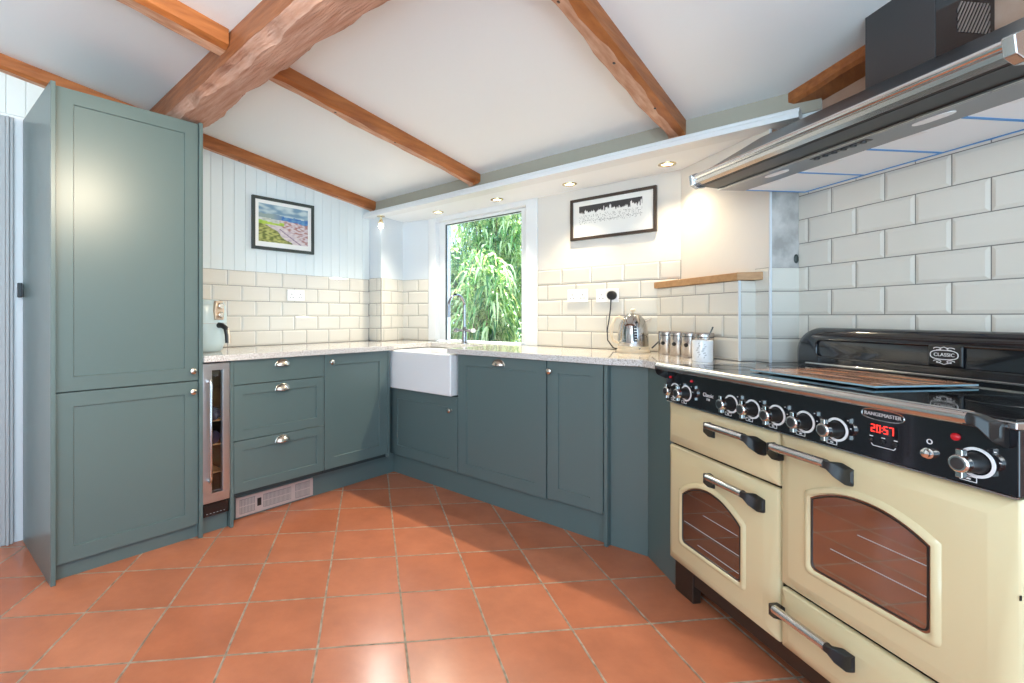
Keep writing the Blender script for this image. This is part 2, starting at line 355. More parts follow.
c_ = MB(); c_.ball((-0.017, 0.622, 1.40), 0.016, (0.3, 0.8, 1.3), 10); c_.build('patch_stain', 'frame_dark', wall_breast, loc=OR, rotz=ROTR)
# low boxed-out shelf base with tiles
lb = MB(); a1 = RW(-0.725, 0.42); a2 = RW(-0.0998, 0.42); a3 = RW(-0.0998, 0.52); a4 = RW(-0.62, 0.52)
lb.prism([(v.x, v.y) for v in (a1, a2, a3, a4)], 0, 1.308)
wall_box = struct(lb.build('wall_ledge', 'white_plaster', smooth=0))
tile_field('wall_tiles', -0.0998, 4, (-0.494-0.2, -0.594-0.2, 0.2), parent=wall_box, s0=-0.722, loc=RW(0, 0.42), rotz=ROTR, ztop=1.308)
tile_field('wall_tiles', 0.08, 4, (-0.05, -0.05, 0.3), parent=wall_box, loc=RW(-0.0998, 0.42), rotz=ROTR+PI/2, ztop=1.308)
# cooker wall
cwl = MB(); b1 = RW(-0.02, 0.64); b2 = RW(3.2, 0.64); b3 = RW(3.2, 0.76); b4 = RW(-0.02, 0.76)
cwl.prism([(v.x, v.y) for v in (b1, b2, b3, b4)], 0, 2.84)
wall_cooker = struct(cwl.build('wall_cooker', 'bare_plaster', smooth=0))
tile_field('wall_tiles', 2.6, 8, (0.1327-0.2055, 0.0275-0.2055, 0.2055), parent=wall_cooker, s0=-0.018, loc=RW(0, 0.64), rotz=ROTR, ztop=1.74)

# ceiling slab (slopes down towards the window) and the lowered soffit
ce = MB(); ya, yb = -1.8, 2.66
ce.loft([[(-3.3, ya, ceil_z(ya)), (2.6, ya, ceil_z(ya)), (2.6, ya, ceil_z(ya)+0.06), (-3.3, ya, ceil_z(ya)+0.06)], [(-3.3, yb, ceil_z(yb)), (2.6, yb, ceil_z(yb)), (2.6, yb, ceil_z(yb)+0.06), (-3.3, yb, ceil_z(yb)+0.06)]])
ceiling = struct(ce.build('ceiling', 'ceiling_plaster', smooth=0))
so = MB(); so.prism([(-3.25, 2.60), (-0.235, 2.60), (-0.315, 2.69), (-0.62, 3.06), (-3.25, 3.06)], 1.975, 2.13)
struct(so.build('ceiling_soffit', 'soffit_plaster', smooth=0))
fa = MB(); fa.box(XW, -0.236, 2.588, 2.60, 2.010, ceil_z(2.594)+0.003); struct(fa.build('trim_2', 'fascia_beige', smooth=0))
mo = MB(); mo.prism_x([(2.60, 2.014), (2.515, 2.014), (2.51, 2.008), (2.51, 1.998), (2.495, 1.994), (2.49, 1.986), (2.49, 1.966), (2.60, 1.966)], XW, -0.30)
struct(mo.build('trim_1', 'white_paint', smooth=0))

# ------------------------------------------------------------------ window
fr = MB()
for x0, x1, z0, z1 in ((-2.86, -2.775, 0.944, 1.975), (-1.895, -1.805, 0.944, 1.975)):
    fr.box(x0, x1, YW-0.016, YW+0.06, z0, z1)
fr.box(-2.775, -1.895, YW-0.014, YW+0.06, 1.935, 1.975)
win = struct(fr.build('window_1', 'white_paint', bevel=0.003))
f2 = MB(); zt, zl = 1.934, 0.946
f2.box(-2.775, -2.71, YW+0.03, YW+0.10, zl, zt); f2.box(-1.96, -1.895, YW+0.03, YW+0.10, zl, zt); f2.box(-2.71, -1.96, YW+0.03, YW+0.10, zt-0.02, zt); f2.box(-2.71, -1.96, YW+0.03, YW+0.10, zl-0.02, zl+0.006)
f2.build('window_frame', 'white_paint', win, bevel=0.004)
f2 = MB()
for a in ((-2.712, -2.704, zl+0.006, zt-0.02), (-1.966, -1.958, zl+0.006, zt-0.02), (-2.71, -1.96, zt-0.026, zt-0.018)): f2.box(a[0], a[1], YW+0.038, YW+0.05, a[2], a[3])
f2.build('window_gasket', 'frame_dark', win, smooth=0)
gl = MB(); gl.box(-2.71, -1.96, YW+0.060, YW+0.064, zl, zt-0.02); gl.build('window_pane', 'window_glass', win, smooth=0)
sl = MB(); sl.box(-2.85, -1.81, YW+0.0, YW+0.14, 0.915, 0.940); sl.build('window_sill', 'white_paint', win, bevel=0.003)

# door at the far left of the left wall
dr = MB()
for y0, y1, x1 in ((0.252, 0.268, 0.020), (0.238, 0.252, 0.028), (0.20, 0.238, 0.016)): dr.box(XW, XW+x1, y0, y1, 0, 2.15)
for z0, z1, x1 in ((2.10, 2.15, 0.022),): dr.box(XW, XW+x1, -0.75, 0.20, z0, z1)
for y0, y1, x1 in ((-0.83, -0.75, 0.022),): dr.box(XW, XW+x1, y0, y1, 0, 2.15)
door1 = struct(dr.build('door_1', 'trim_grey', bevel=0.004))
dl = MB(); dl.box(XW, XW+0.012, -0.75, 0.20, 0, 2.10); dl.build('door_leaf', 'white_paint', door1, smooth=0)
lt = MB(); lt.box(0.283, 0.302, -0.028, 0.0, 1.243, 1.316)
o = lt.build('door_catch', 'black_plastic', loc=(XW, 0, 0), rotz=PI/2, bevel=0.003); tag(o, 'small square black catch on the white wall beside the tall cabinet', 'catch')
bb = MB(); bb.box(XW, XW+0.012, -1.8, -0.83, 0, 0.10); struct(bb.build('baseboard_left', 'white_paint', bevel=0.003))

# ------------------------------------------------------------------ beams
def wob(a, k, s): return s*(math.sin(a*k+1.3)+0.6*math.sin(a*k*2.3+0.4)+0.4*math.sin(a*k*5.1+2.2))
bm_ = MB(); secs = []; N = 200
for i in range(N+1):
    x = XW+0.002 + (1.45-XW)*i/N; n1 = wob(x, 4.1, 0.010)+wob(x+1, 17, 0.005); n2 = wob(x+3, 6.3, 0.010)+wob(x, 23, 0.003); n3 = wob(x+7, 4.4, 0.012); n4 = wob(x+5, 9.0, 0.006)+wob(x, 29, 0.003)
    secs.append([(x, 0.868, ceil_z(0.868)+0.004), (x, 0.858, 2.262), (x, 0.853+n4*0.4, 2.222+n1), (x, 0.842+n1*0.5, 2.205+n1), (x, 0.868+n2*0.6, 2.186+n2*0.8), (x, 0.882+n2, 2.163), (x, 0.93, 2.156+n4*0.4), (x, 0.990+n3*0.8, 2.157), (x, 1.026+n3*0.7, 2.186+n4), (x, 1.028, 2.235), (x, 1.022, ceil_z(1.022)+0.004)])
bm_.loft(secs)
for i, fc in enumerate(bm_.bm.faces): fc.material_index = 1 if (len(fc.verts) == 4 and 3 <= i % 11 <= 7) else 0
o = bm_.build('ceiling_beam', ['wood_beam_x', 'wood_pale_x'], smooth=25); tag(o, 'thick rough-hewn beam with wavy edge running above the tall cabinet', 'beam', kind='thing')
for x, y_, z in ((-1.62, 0.861, 2.26), (-1.5, 0.861, 2.27), (-1.55, 0.861, 2.285), (-1.9, 0.861, 2.24), (-1.3, 0.861, 2.25)):
    kn = MB(); kn.ball((x, y_, z), 0.006, (1, 0.5, 1), 8); kn.build('knot', 'plinth_brown', o)
def rafter(x0, x1, y0, y1, d, label, seed, endcut=0.10, flat=False):
    b = MB(); secs = []; n = max(6, int((y1-y0)/0.05))
    for i in range(n+1):
        y = y0+(y1-y0)*i/n; k = wob(y+seed, 6.0, 0.0055); k2 = wob(y+seed+4, 8.0, 0.006)
        zc = ceil_z(y)+0.003; zb = ceil_z(y)-d
        if i == n: secs.append([(x0, y, zc), (x0+k, y-endcut, zb), (x1-0.024+k2, y-endcut, zb), (x1, y-endcut*0.8, zb+0.014), (x1, y, zc)])
        else:
            yy = min(y, y1-endcut-0.005*(n-i)) if y > y1-endcut else y
            secs.append([(x0, y, zc), (x0+k, yy, ceil_z(yy)-d), (x1-0.024+k2, yy, ceil_z(yy)-d-k*0.3), (x1, yy, ceil_z(yy)-d+0.014), (x1, y, zc)])
    b.loft(secs)
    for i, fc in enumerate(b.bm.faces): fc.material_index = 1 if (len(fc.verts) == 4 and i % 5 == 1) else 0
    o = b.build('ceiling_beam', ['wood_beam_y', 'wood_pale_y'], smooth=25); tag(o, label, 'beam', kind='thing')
    for q in range(3):
        kb = MB(); yq = y0+(y1-y0)*(0.25+0.25*q); kb.ball((x0+0.02+0.012*q, yq, ceil_z(yq)-d), 0.007, (0.8, 1.4, 0.4), 8); kb.build('knot', 'plinth_brown', o)
rafter(-2.092, -2.028, 1.040, 2.645, 0.072, 'slim brown rafter from the thick beam down to the soffit near the window', 1)
rafter(-2.082, -2.002, -1.79, 0.857, 0.080, 'slim brown rafter meeting the rough thick beam from the doorway side', 5, endcut=0.0)
rafter(-0.826, -0.752, 1.040, 2.66, 0.082, 'brown rafter with a chopped end above the cityscape picture', 9)
rafter(-0.826, -0.752, -1.79, 0.846, 0.082, 'brown rafter continuing overhead behind the thick beam', 13, endcut=0.0)
rafter(XW+0.003, -3.138, 1.040, 2.60, 0.075, 'brown beam along the top of the painted boards above the landscape painting', 17, endcut=0.02)
rafter(XW+0.003, -3.138, -1.79, 0.846, 0.072, 'brown beam along the wall top above the doorway', 21, endcut=0.0)
pb = MB(); secs = []
for i in range(30):
    x = -0.065+0.505*i/29; k = wob(x, 7, 0.003); zz = []
    for yy, dz in ((0.552, 0.003), (0.548+k, -0.040), (0.560+k, -0.052), (0.638, -0.058), (0.638, 0.003)):
        q = RW(x, yy); zz.append((q.x, q.y, ceil_z(q.y)+dz))
    secs.append(zz)
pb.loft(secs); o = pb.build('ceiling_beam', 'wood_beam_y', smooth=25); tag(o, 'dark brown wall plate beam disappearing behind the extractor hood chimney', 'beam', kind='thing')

# ------------------------------------------------------------------ cabinets
def shaker(w, h, fw=0.07, t=0.02, rec=0.007):
    """door front: frame with sunk panel; front face at y = 0, x 0..w, z 0..h"""
    b = MB(); e = 0.0025
    def r(i, y): return [(i, y, i), (w-i, y, i), (w-i, y, h-i), (i, y, h-i)]
    b.loft([r(0, t), r(0, 0.0012), r(0.0012, 0), r(fw, 0), r(fw+e, rec), r(fw+e+0.0005, rec)])
    return b
def knob(parent, x, z):
    b = MB(); b.lathe([(0.009, 0), (0.007, 0.003), (0.006, 0.012), (0.013, 0.016), (0.0165, 0.022), (0.015, 0.028), (0.009, 0.0315), (0.001, 0.0325)], (x, 0, z), (0, -1, 0), 20)
    return b.build('knob', 'nickel', parent)
def cup(parent, x, z, a=0.043, bb=0.026, c=0.034):
    b = MB(); rows = []
    for i in range(17):
        th = PI*i/16; row = []
        for j in range(9):
            ph = PI/2*j/8; row.append((x+a*math.sin(ph)*math.cos(th), -0.001-bb*math.cos(ph), z+c*math.sin(ph)*math.sin(th)))
        rows.append(row)
    b.loft(rows, closed=False)
    o = b.build('cup_handle', 'nickel', parent); md = o.modifiers.new('skin', 'SOLIDIFY'); md.thickness = 0.0022; md.offset = 1
    f = MB(); f.tube([(x+(a+0.002)*math.cos(PI*i/16), -0.0015, z+(c+0.002)*math.sin(PI*i/16)) for i in range(17)], 0.003, 8)
    f.build('handle_rim', 'nickel', o)
    return o
def cab(label, x0, z0, z1, w, run, depth=0.56, name='base_cabinet', cat='cabinet'):
    loc, rz = ((XF, x0, 0), PI/2) if run == 'L' else ((x0, YF, 0), 0)
    t = thing(name, label, cat, loc, rz)
    b = MB(); b.box(0.002, w-0.002, 0.021, depth, z0, z1); b.build('carcass', 'cabinet_dark', t, smooth=0)
    return t
def part_door(t, x, z, w, h, name='door', plain=False, fw=0.07):
    if plain: b = MB(); b.box(0, w, 0, 0.02, 0, h)
    else: b = shaker(w, h, fw)
    o = b.build(name, 'cabinet_paint', t, loc=(x, 0, z), bevel=0.0015 if plain else 0, smooth=30); return o

# tall larder housing
t = thing('tall_cabinet', 'tall sage green larder cabinet with two stacked panelled doors', 'cabinet', (XF, 0.335, 0), PI/2)
b = MB(); b.box(0.018, 0.612, 0.021, 0.60, 0.15, 2.142); b.build('carcass', 'cabinet_dark', t, smooth=0)
b = MB(); b.prism([(0, -0.028), (0.0175, -0.028), (0.0175, 0.600), (-0.030, 0.600)], 0, 2.146); b.build('side_panel', 'cabinet_paint', t, bevel=0.001)
b = MB(); b.box(0.613, 0.632, -0.012, 0.605, 0, 2.146); b.build('side_panel', 'cabinet_paint', t, bevel=0.001)
d = part_door(t, 0.0205, 0.817, 0.590, 1.324, fw=0.063); knob(d, 0.560, 0.050)
d = part_door(t, 0.0205, 0.072, 0.590, 0.740, fw=0.063); knob(d, 0.560, 0.690)
b = MB(); b.box(0.018, 0.613, 0.024, 0.042, 0, 0.07); b.build('plinth', 'cabinet_paint', t, smooth=0)

# wine cooler
t = thing('wine_cooler', 'slim built-in wine cooler with steel framed glass door', 'wine cooler', (XF, 0.969, 0), PI/2)
b = MB(); b.box(0.002, 0.138, 0.03, 0.55, 0.09, 0.17); b.box(0.002, 0.012, 0.03, 0.55, 0.17, 0.90); b.box(0.128, 0.138, 0.03, 0.55, 0.17, 0.90); b.box(0.002, 0.138, 0.03, 0.55, 0.89, 0.90); b.build('cooler_body', 'black_plastic', t, smooth=0)
b = MB(); b.box(0.012, 0.128, 0.20, 0.21, 0.17, 0.89); b.build('back_liner', 'ochre_reflection', t, smooth=0)  # ochre colour paints in the room's reflection in the door glass
for z in (0.30, 0.45, 0.58): b = MB(); b.box(0.012, 0.128, 0.05, 0.2, z, z+0.008); b.build('shelf', 'wood_ledge', t, smooth=0)
b = MB(); b.box(0.0, 0.14, -0.006, 0.026, 0.165, 0.215); b.box(0, 0.14, -0.006, 0.026, 0.862, 0.898); b.box(0, 0.046, -0.006, 0.026, 0.215, 0.862); b.box(0.103, 0.14, -0.006, 0.026, 0.215, 0.862)
dr_ = b.build('door', 'brushed_steel', t, bevel=0.002)
b = MB(); b.box(0.044, 0.106, 0.004, 0.008, 0.213, 0.864); b.build('door_glass', 'window_glass', dr_, smooth=0)
b = MB(); hp = [(0.028, -0.006, 0.80), (0.028, -0.03, 0.812), (0.028, -0.04, 0.79), (0.028, -0.04, 0.30), (0.028, -0.03, 0.278), (0.028, -0.006, 0.29)]
b.tube(hp, 0.007, 10); b.build('handle', 'steel', dr_)
b = MB(); b.box(0.004, 0.136, -0.002, 0.02, 0.095, 0.158); kp = b.build('control_panel', 'black_glass', t, bevel=0.001)
b = MB()
for i in range(6): b.box(0.018+0.018*i, 0.026+0.018*i, -0.0028, -0.002, 0.108, 0.110)
b.build('vent_mark', 'print_grey', kp, smooth=0)
b = MB(); b.box(0.0, 0.14, 0.03, 0.045, 0, 0.09); b.build('plinth', 'cabinet_paint', t, smooth=0)
for i, (x, z) in enumerate(((0.075, 0.62), (0.075, 0.495))):
    b = MB(); b.lathe([(0.036, 0.05), (0.038, 0.06), (0.038, 0.15), (0.03, 0.17), (0.014, 0.19)], (0, 0, 0), (0, 1, 0), 18)
    o = b.build('wine_bottle', 'bottle_glass', loc=(XF, 0.969+x, z), rotz=PI/2)
    tag(o, ['dark wine bottle lying on the upper shelf of the slim wine cooler', 'dark wine bottle lying one shelf lower in the slim wine cooler'][i], 'bottle', 'bottles in the wine cooler')

# drawer unit
t = cab('blue-green three drawer base cabinet beside the wine cooler', 1.113, 0.15, 0.904, 0.601, 'L', name='drawer_cabinet')
b = MB(); b.box(0, 0.019, -0.004, 0.56, 0, 0.906); b.build('side_panel', 'cabinet_paint', t, bevel=0.001)
for z, h, plain, hz in ((0.770, 0.136, True, 0.088), (0.463, 0.303, False, 0.252), (0.176, 0.283, False, 0.237)):
    d = part_door(t, 0.022, z, 0.576, h, 'drawer', plain, 0.052); cup(d, 0.288, hz)
# corner unit
t = cab('blue-green single door base cabinet in the corner next to the sink', 1.714, 0.15, 0.904, 0.545, 'L', name='corner_cabinet')
d = part_door(t, 0.002, 0.176, 0.520, 0.730); knob(d, 0.042, 0.68)
b = MB(); b.box(0.524, 0.545, -0.002, 0.56, 0.15, 0.906); b.build('end_post', 'cabinet_paint', t, bevel=0.001)
# window run: W frame
t = cab('green panelled cabinet under the white sink', -2.71, 0.15, 0.630, 0.692, 'W', name='sink_cabinet')
d = part_door(t, 0.045, 0.146, 0.643, 0.48); knob(d, 0.59, 0.393)
b = MB(); b.box(0.0, 0.043, 0, 0.02, 0.146, 0.906); b.build('corner_post', 'cabinet_paint', t, bevel=0.001)
t = cab('green dishwasher front with cup handle between sink and narrow cabinet', -2.018, 0.15, 0.904, 0.640, 'W', name='integrated_dishwasher', cat='dishwasher')
d = part_door(t, 0.003, 0.146, 0.633, 0.760); cup(d, 0.316, 0.708)
t = cab('narrow green cabinet with knob next to the end panel', -1.377, 0.15, 0.904, 0.320, 'W', name='narrow_cabinet')
d = part_door(t, 0.003, 0.155, 0.313, 0.751, fw=0.065); knob(d, 0.022, 0.695)
b = MB(); b.box(-1.054, -1.036, YF-0.004, YF+0.5, 0, 0.907); o = b.build('end_panel', 'cabinet_paint', bevel=0.001); tag(o, 'thin green floor-length end panel beside the narrow cabinet', 'panel')
def slab(poly, z0, z1): b = MB(); b.prism(poly, z0, z1); return b
e2 = RW(-0.006, 0.045)
o = slab([(-1.035, 2.372), (-0.859, 2.384), (-0.862, 2.404), (-1.035, 2.392)], 0, 0.905).build('filler_panel', 'cabinet_paint', smooth=0); tag(o, 'plain wide green filler board between end panel and angled board', 'panel')
o = slab([(-0.8585, 2.384), (e2.x, e2.y), (e2.x+0.013, e2.y+0.014), (-0.845, 2.398)], 0, 0.905).build('filler_panel', 'cabinet_paint', smooth=0); tag(o, 'plain green angled filler board touching the range cooker', 'panel')
# plinths and heater
b = MB(); b.box(-2.69, -2.668, 1.134, 2.372, 0, 0.148); o = b.build('plinth_board', 'cabinet_dark', smooth=0); o.data.materials[0] = M['cabinet_paint']; tag(o, 'green plinth board under the drawers, holding the heater grille', 'plinth')
b = MB(); b.box(-2.69, -1.056, 2.374, 2.394, 0, 0.143); o = b.build('plinth_board', 'cabinet_paint', smooth=0); tag(o, 'long green plinth board under sink, dishwasher and narrow cabinet', 'plinth')
t = thing('plinth_heater', 'pinkish steel plinth heater grille under the three drawers', 'heater', (-2.667, 1.178, 0.010), PI/2)
b = MB(); b.box(0, 0.50, -0.008, 0.0, 0, 0.112); fo = b.build('heater_frame', 'heater_steel', t, bevel=0.002)
for x0, x1, z0, z1 in ((0.022, 0.115, 0.015, 0.097), (0.165, 0.345, 0.018, 0.094), (0.375, 0.478, 0.012, 0.100)):
    b = MB(); b.box(x0, x1, -0.0088, -0.0075, z0, z1); b.build('grille_recess', 'pattern_grey', t, smooth=0)
    b = MB(); x = x0+0.004
    while x < x1-0.003: b.box(x, x+0.0035, -0.0105, -0.008, z0+0.003, z1-0.003); x += 0.0085
    b.box(x0, x1, -0.011, -0.008, (z0+z1)/2-0.002, (z0+z1)/2+0.002); b.build('grille', 'heater_steel', t, smooth=0)
b = MB(); b.box(0.127, 0.152, -0.010, -0.007, 0.035, 0.08); b.build('switch', 'black_plastic', t, bevel=0.001)

# worktops
b = slab([(XW, 0.968), (-2.558, 0.968), (-2.555, 2.275), (-2.60, 2.312), (-2.648, 2.312), (-2.648, 2.70), (-2.9, 2.82), (-3.127, 2.868), (-3.06, 2.565), (XW, 2.565)], 0.907, 0.941)
o = b.build('worktop', 'granite', bevel=0.003); tag(o, 'speckled stone worktop above the drawers, running into the corner by the sink', 'worktop')
c1 = RW(-0.008, 0.03); c2 = RW(-0.008, 0.415); c3 = RW(-0.70, 0.415)
b = slab([(-2.085, 2.312), (-1.02, 2.312), (-0.87, 2.345), (c1.x, c1.y), (c2.x, c2.y), (-1.005, 2.948), (-2.846, 2.948), (-3.11, 2.876), (-2.9, 2.826), (-2.646, 2.704), (-2.646, 2.745), (-2.085, 2.745)], 0.907, 0.941)
o = b.build('worktop', 'granite', bevel=0.003); tag(o, 'long speckled stone worktop below the window, with the kettle standing on it', 'worktop')

# butler sink and tap
t = thing('butler_sink', 'white ceramic butler sink below the window', 'sink', (-2.345, 2.52, 0.634), 0)
b = MB(); hx, y0, y1, H = 0.305, -0.225, 0.222, 0.268; wl = 0.028
def rr(hx, y0, y1, z): return [(-hx, y0, z), (hx, y0, z), (hx, y1, z), (-hx, y1, z)]
b.loft([rr(hx, y0, y1, 0), rr(hx, y0, y1, H), rr(hx-wl, y0+wl, y1-wl, H), rr(hx-wl-0.01, y0+wl+0.01, y1-wl-0.01, 0.06)])
b.build('basin', 'white_ceramic', t, bevel=0.008, seg=3)
b = MB(); b.lathe([(0.045, 0), (0.045, 0.004), (0.03, 0.005), (0.012, 0.002)], (0, 0.02, 0.0605)); b.build('waste', 'chrome', t)
t = thing('kitchen_tap', 'tall chrome swan neck tap behind the white sink', 'tap', (-2.385, 2.845, 0.941), 0)
b = MB(); b.lathe([(0.026, 0), (0.026, 0.006), (0.017, 0.012), (0.016, 0.12), (0.013, 0.125)]); b.build('tap_body', 'tap_steel', t)
b = MB(); pts = [(0, 0, 0.10), (0, 0, 0.28)]+[(0, -0.09+0.09*math.cos(PI*i/14), 0.28+0.09*math.sin(PI*i/14)) for i in range(1, 15)]+[(0, -0.18, 0.20)]
b.tube(pts, 0.0105, 12); b.build('spout', 'tap_steel', t)
b = MB(); b.cyl((-0.075, 0, 0.098), (0.075, 0, 0.098), 0.010); b.build('cross_bar', 'tap_steel', t)
for s in (-1, 1):
    b = MB(); b.lathe([(0.013, 0), (0.016, 0.004), (0.016, 0.026), (0.012, 0.03)], (s*0.07, 0, 0.098), (s, 0, 0), 16); b.build('lever', 'white_ceramic' if s > 0 else 'tap_steel', t)

# ------------------------------------------------------------------ range cooker
t = thing('range_cooker', 'cream and black range cooker with two ovens', 'range cooker', OR, ROTR)
b = MB(); b.box(-0.002, 1.114, 0.03, 0.60, 0.128, 0.925); b.box(0.02, 1.10, 0.07, 0.60, 0.05, 0.13); b.build('cooker_body', 'black_enamel', t, bevel=0.003)
b = MB(); b.box(0.012, 1.112, 0.036, 0.060, 0.070, 0.132); b.box(0.012, 0.125, 0.030, 0.066, 0.0, 0.131); b.box(0.985, 1.112, 0.030, 0.066, 0.0, 0.131); b.build('plinth', 'plinth_brown', t, bevel=0.004)
def pillow(x0, x1, z0, z1, ch=0.040, t_=0.03):
    b = MB()
    def r(i, y): return [(x0+i, y, z0+i), (x1-i, y, z0+i), (x1-i, y, z1-i), (x0+i, y, z1-i)]
    b.loft([r(0, 0.03), r(0, 0.018), r(0.004, 0.012), r(ch, -0.004), r(ch+0.004, -0.005)]); return b
def arch(x0, x1, z0, zs, za, ins=0, rc=0.016):
    x0 += ins; x1 -= ins; z0 += ins; zs -= ins*0.7; za -= ins; pts = []
    for cx, cz, a0 in ((x0+rc, z0+rc, PI), (x1-rc, z0+rc, 1.5*PI)):
        for i in range(5): a = a0+PI/2*i/4; pts.append((cx+rc*math.cos(a), cz+rc*math.sin(a)))
    n = 22; xc = (x0+x1)/2; hw = (x1-x0)/2
    for i in range(n+1):
        u = 1-2*i/n; pts.append((xc+hw*u, zs+(za-zs)*(1-abs(u)**2.1)))
    return pts
def oven_door(x0, x1, z0, z1, win, racks):
    d = pillow(x0, x1, z0, z1).build('oven_door', 'cream_enamel', t, bevel=0.004, seg=3)
    wx0, wx1, wz0, wzs, wza = win
    b = MB(); o_ = arch(wx0, wx1, wz0, wzs, wza, -0.022); i_ = arch(wx0, wx1, wz0, wzs, wza, 0)
    n = len(o_); m_ = arch(wx0, wx1, wz0, wzs, wza, -0.015); k_ = arch(wx0, wx1, wz0, wzs, wza, -0.005)
    b.loft([[(x, -0.002, z) for x, z in o_], [(x, -0.012, z) for x, z in m_], [(x, -0.013, z) for x, z in k_], [(x, -0.005, z) for x, z in i_]], caps=False)
    b.build('window_surround', 'cream_enamel', d, smooth=60)
    b = MB(); b.face([(x, -0.0070, z) for x, z in arch(wx0, wx1, wz0, wzs, wza, -0.002)]); gp = b.build('oven_glass', 'oven_glass', d, smooth=0)
    for z, u0, u1 in racks: b = MB(); b.tube([(wx0+u0*(wx1-wx0), -0.0071, z), (wx0+u1*(wx1-wx0), -0.0071, z)], 0.0011, 6); b.build('oven_rack', 'print_grey', d)
    b = MB(); oo = arch(wx0, wx1, wz0, wzs, wza, 0.004); b.tube([(x, -0.007, z) for x, z in oo], 0.0025, 6, closed=True); b.build('glass_seal', 'black_plastic', d)
    return d
def cooker_handle(parent, x0, x1, z):
    b = MB(); b.cyl((x0+0.008, -0.056, z), (x1-0.008, -0.056, z), 0.0125, n=16); h = b.build('handle_bar', 'steel', parent)
    for xe, s in ((x0, -1), (x1, 1)):
        b = MB()
        def sec(x, y, z_, a, c): return [(x-a*s, y-0.4*c, z_+c), (x+a*s, y+0.3*c, z_+c*0.9), (x+a*s, y+0.3*c, z_-c*0.9), (x-a*s, y-0.4*c, z_-c)]
        b.loft([[(xe-s*0.018, -0.056+0.014*math.cos(a), z+0.0145*math.sin(a)) for a in (0.785, 2.356, 3.927, 5.498)],
                [(xe, -0.056+0.013*math.cos(a), z-0.002+0.0145*math.sin(a)) for a in (0.785, 2.356, 3.927, 5.498)],
                [(xe+s*0.012, -0.042+0.021*math.cos(a), z-0.010+0.026*math.sin(a)) for a in (0.785, 2.356, 3.927, 5.498)],
                [(xe+s*0.022, -0.018+0.019*math.cos(a), z-0.028+0.029*math.sin(a)) for a in (0.785, 2.356, 3.927, 5.498)],
                [(xe+s*0.018, 0.000+0.014*math.cos(a), z-0.036+0.026*math.sin(a)) for a in (0.785, 2.356, 3.927, 5.498)]])
        b.build('handle_bracket', 'black_plastic', parent, bevel=0.003)
d = pillow(0.003, 0.549, 0.618, 0.788).build('grill_door', 'cream_enamel', t, bevel=0.004, seg=3); cooker_handle(d, 0.312, 0.496, 0.757)
d = oven_door(0.003, 0.549, 0.134, 0.610, (0.112, 0.418, 0.247, 0.437, 0.497), ((0.335, 0.05, 0.98), (0.40, 0.4, 0.95), (0.275, 0.3, 0.97)))
cooker_handle(d, 0.312, 0.492, 0.574)
d = oven_door(0.557, 1.108, 0.325, 0.788, (0.676, 0.968, 0.432, 0.632, 0.676), ((0.515, 0.2, 0.99), (0.585, 0.45, 0.98)))
cooker_handle(d, 0.590, 0.775, 0.757)
d = pillow(0.557, 1.108, 0.134, 0.315).build('storage_drawer', 'cream_enamel', t, bevel=0.004, seg=3); cooker_handle(d, 0.598, 0.778, 0.277)
b = MB(); b.box(1.1055, 1.1062, 0.010, 0.018, 0.59, 0.60); b.build('hinge_stud', 'black_plastic', t)
# control panel
b = MB(); b.box(-0.002, 1.112, 0.0, 0.03, 0.792, 0.925); cp = b.build('control_panel', 'black_enamel', t, bevel=0.003)
b = MB(); b.box(0.0, 1.110, -0.003, 0.004, 0.789, 0.7925); b.build('panel_strip', 'steel', cp)
def control(x, z, small=False):
    b = MB(); b.lathe([(0.0315, 0), (0.0315, 0.0015), (0.0255, 0.0015), (0.0255, 0)], (x, -0.0002, z), (0, -1, 0), 40, caps=False); k0 = b.build('knob_dial_ring', 'print_white', cp, smooth=0)
    b = MB(); b.lathe([(0.022, 0), (0.021, 0.004), (0.019, 0.030), (0.017, 0.033)], (x, 0, z), (0, -1, 0), 28); k = b.build('control_knob', 'black_plastic', cp)
    b = MB(); b.lathe([(0.0165, 0.030), (0.0185, 0.032), (0.0185, 0.044), (0.016, 0.047)], (x, 0, z), (0, -1, 0), 28)
    b.box(x-0.006, x+0.006, -0.044, -0.031, z-0.029, z+0.029)
    k2 = b.build('knob_cap', 'chrome', k, bevel=0.0015)
    b = MB(); b.lathe([(0.012, 0.0465), (0.012, 0.0475), (0.001, 0.0476)], (x, 0, z), (0, -1, 0), 24); b.build('knob_disc', 'dark_steel', k)
    b = MB()
    for dx, dz in ((0.030, 0.030), (0.038, 0.010)): b.box(x+dx-0.0018, x+dx+0.0018, -0.0006, 0, z+dz-0.001, z+dz+0.001)
    if not small:
        for px, pz in ((-0.028, -0.037), (0.0, -0.037)): b.box(x+px-0.0007, x+px+0.0007, -0.0006, 0, z+pz-0.005, z+pz+0.005)
        for dz in (-0.042, -0.032): b.box(x-0.028, x+0.0, -0.0006, 0, z+dz-0.0007, z+dz+0.0007)
        b.box(x-0.018, x-0.010, -0.0006, 0, z-0.039, z-0.035)
    b.build('knob_mark', 'print_white', cp, smooth=0)
for x in (0.060, 0.128, 0.366, 0.460, 0.554, 0.651, 0.746): control(x, 0.841)
control(1.046, 0.842)
for x, z, r in ((0.030, 0.893, 0.005), (0.162, 0.893, 0.005), (1.011, 0.887, 0.008)):
    b = MB(); b.lathe([(r, 0), (r, 0.004), (r*0.6, 0.007), (0.0005, 0.008)], (x, 0, z), (0, -1, 0), 16); b.build('indicator_lamp', 'red_lamp', cp)
b = MB(); b.lathe([(0.012, 0), (0.012, 0.006), (0.009, 0.007), (0.009, 0.014), (0.004, 0.016)], (0.962, 0, 0.838), (0, -1, 0), 20); b.build('push_button', 'chrome', cp)
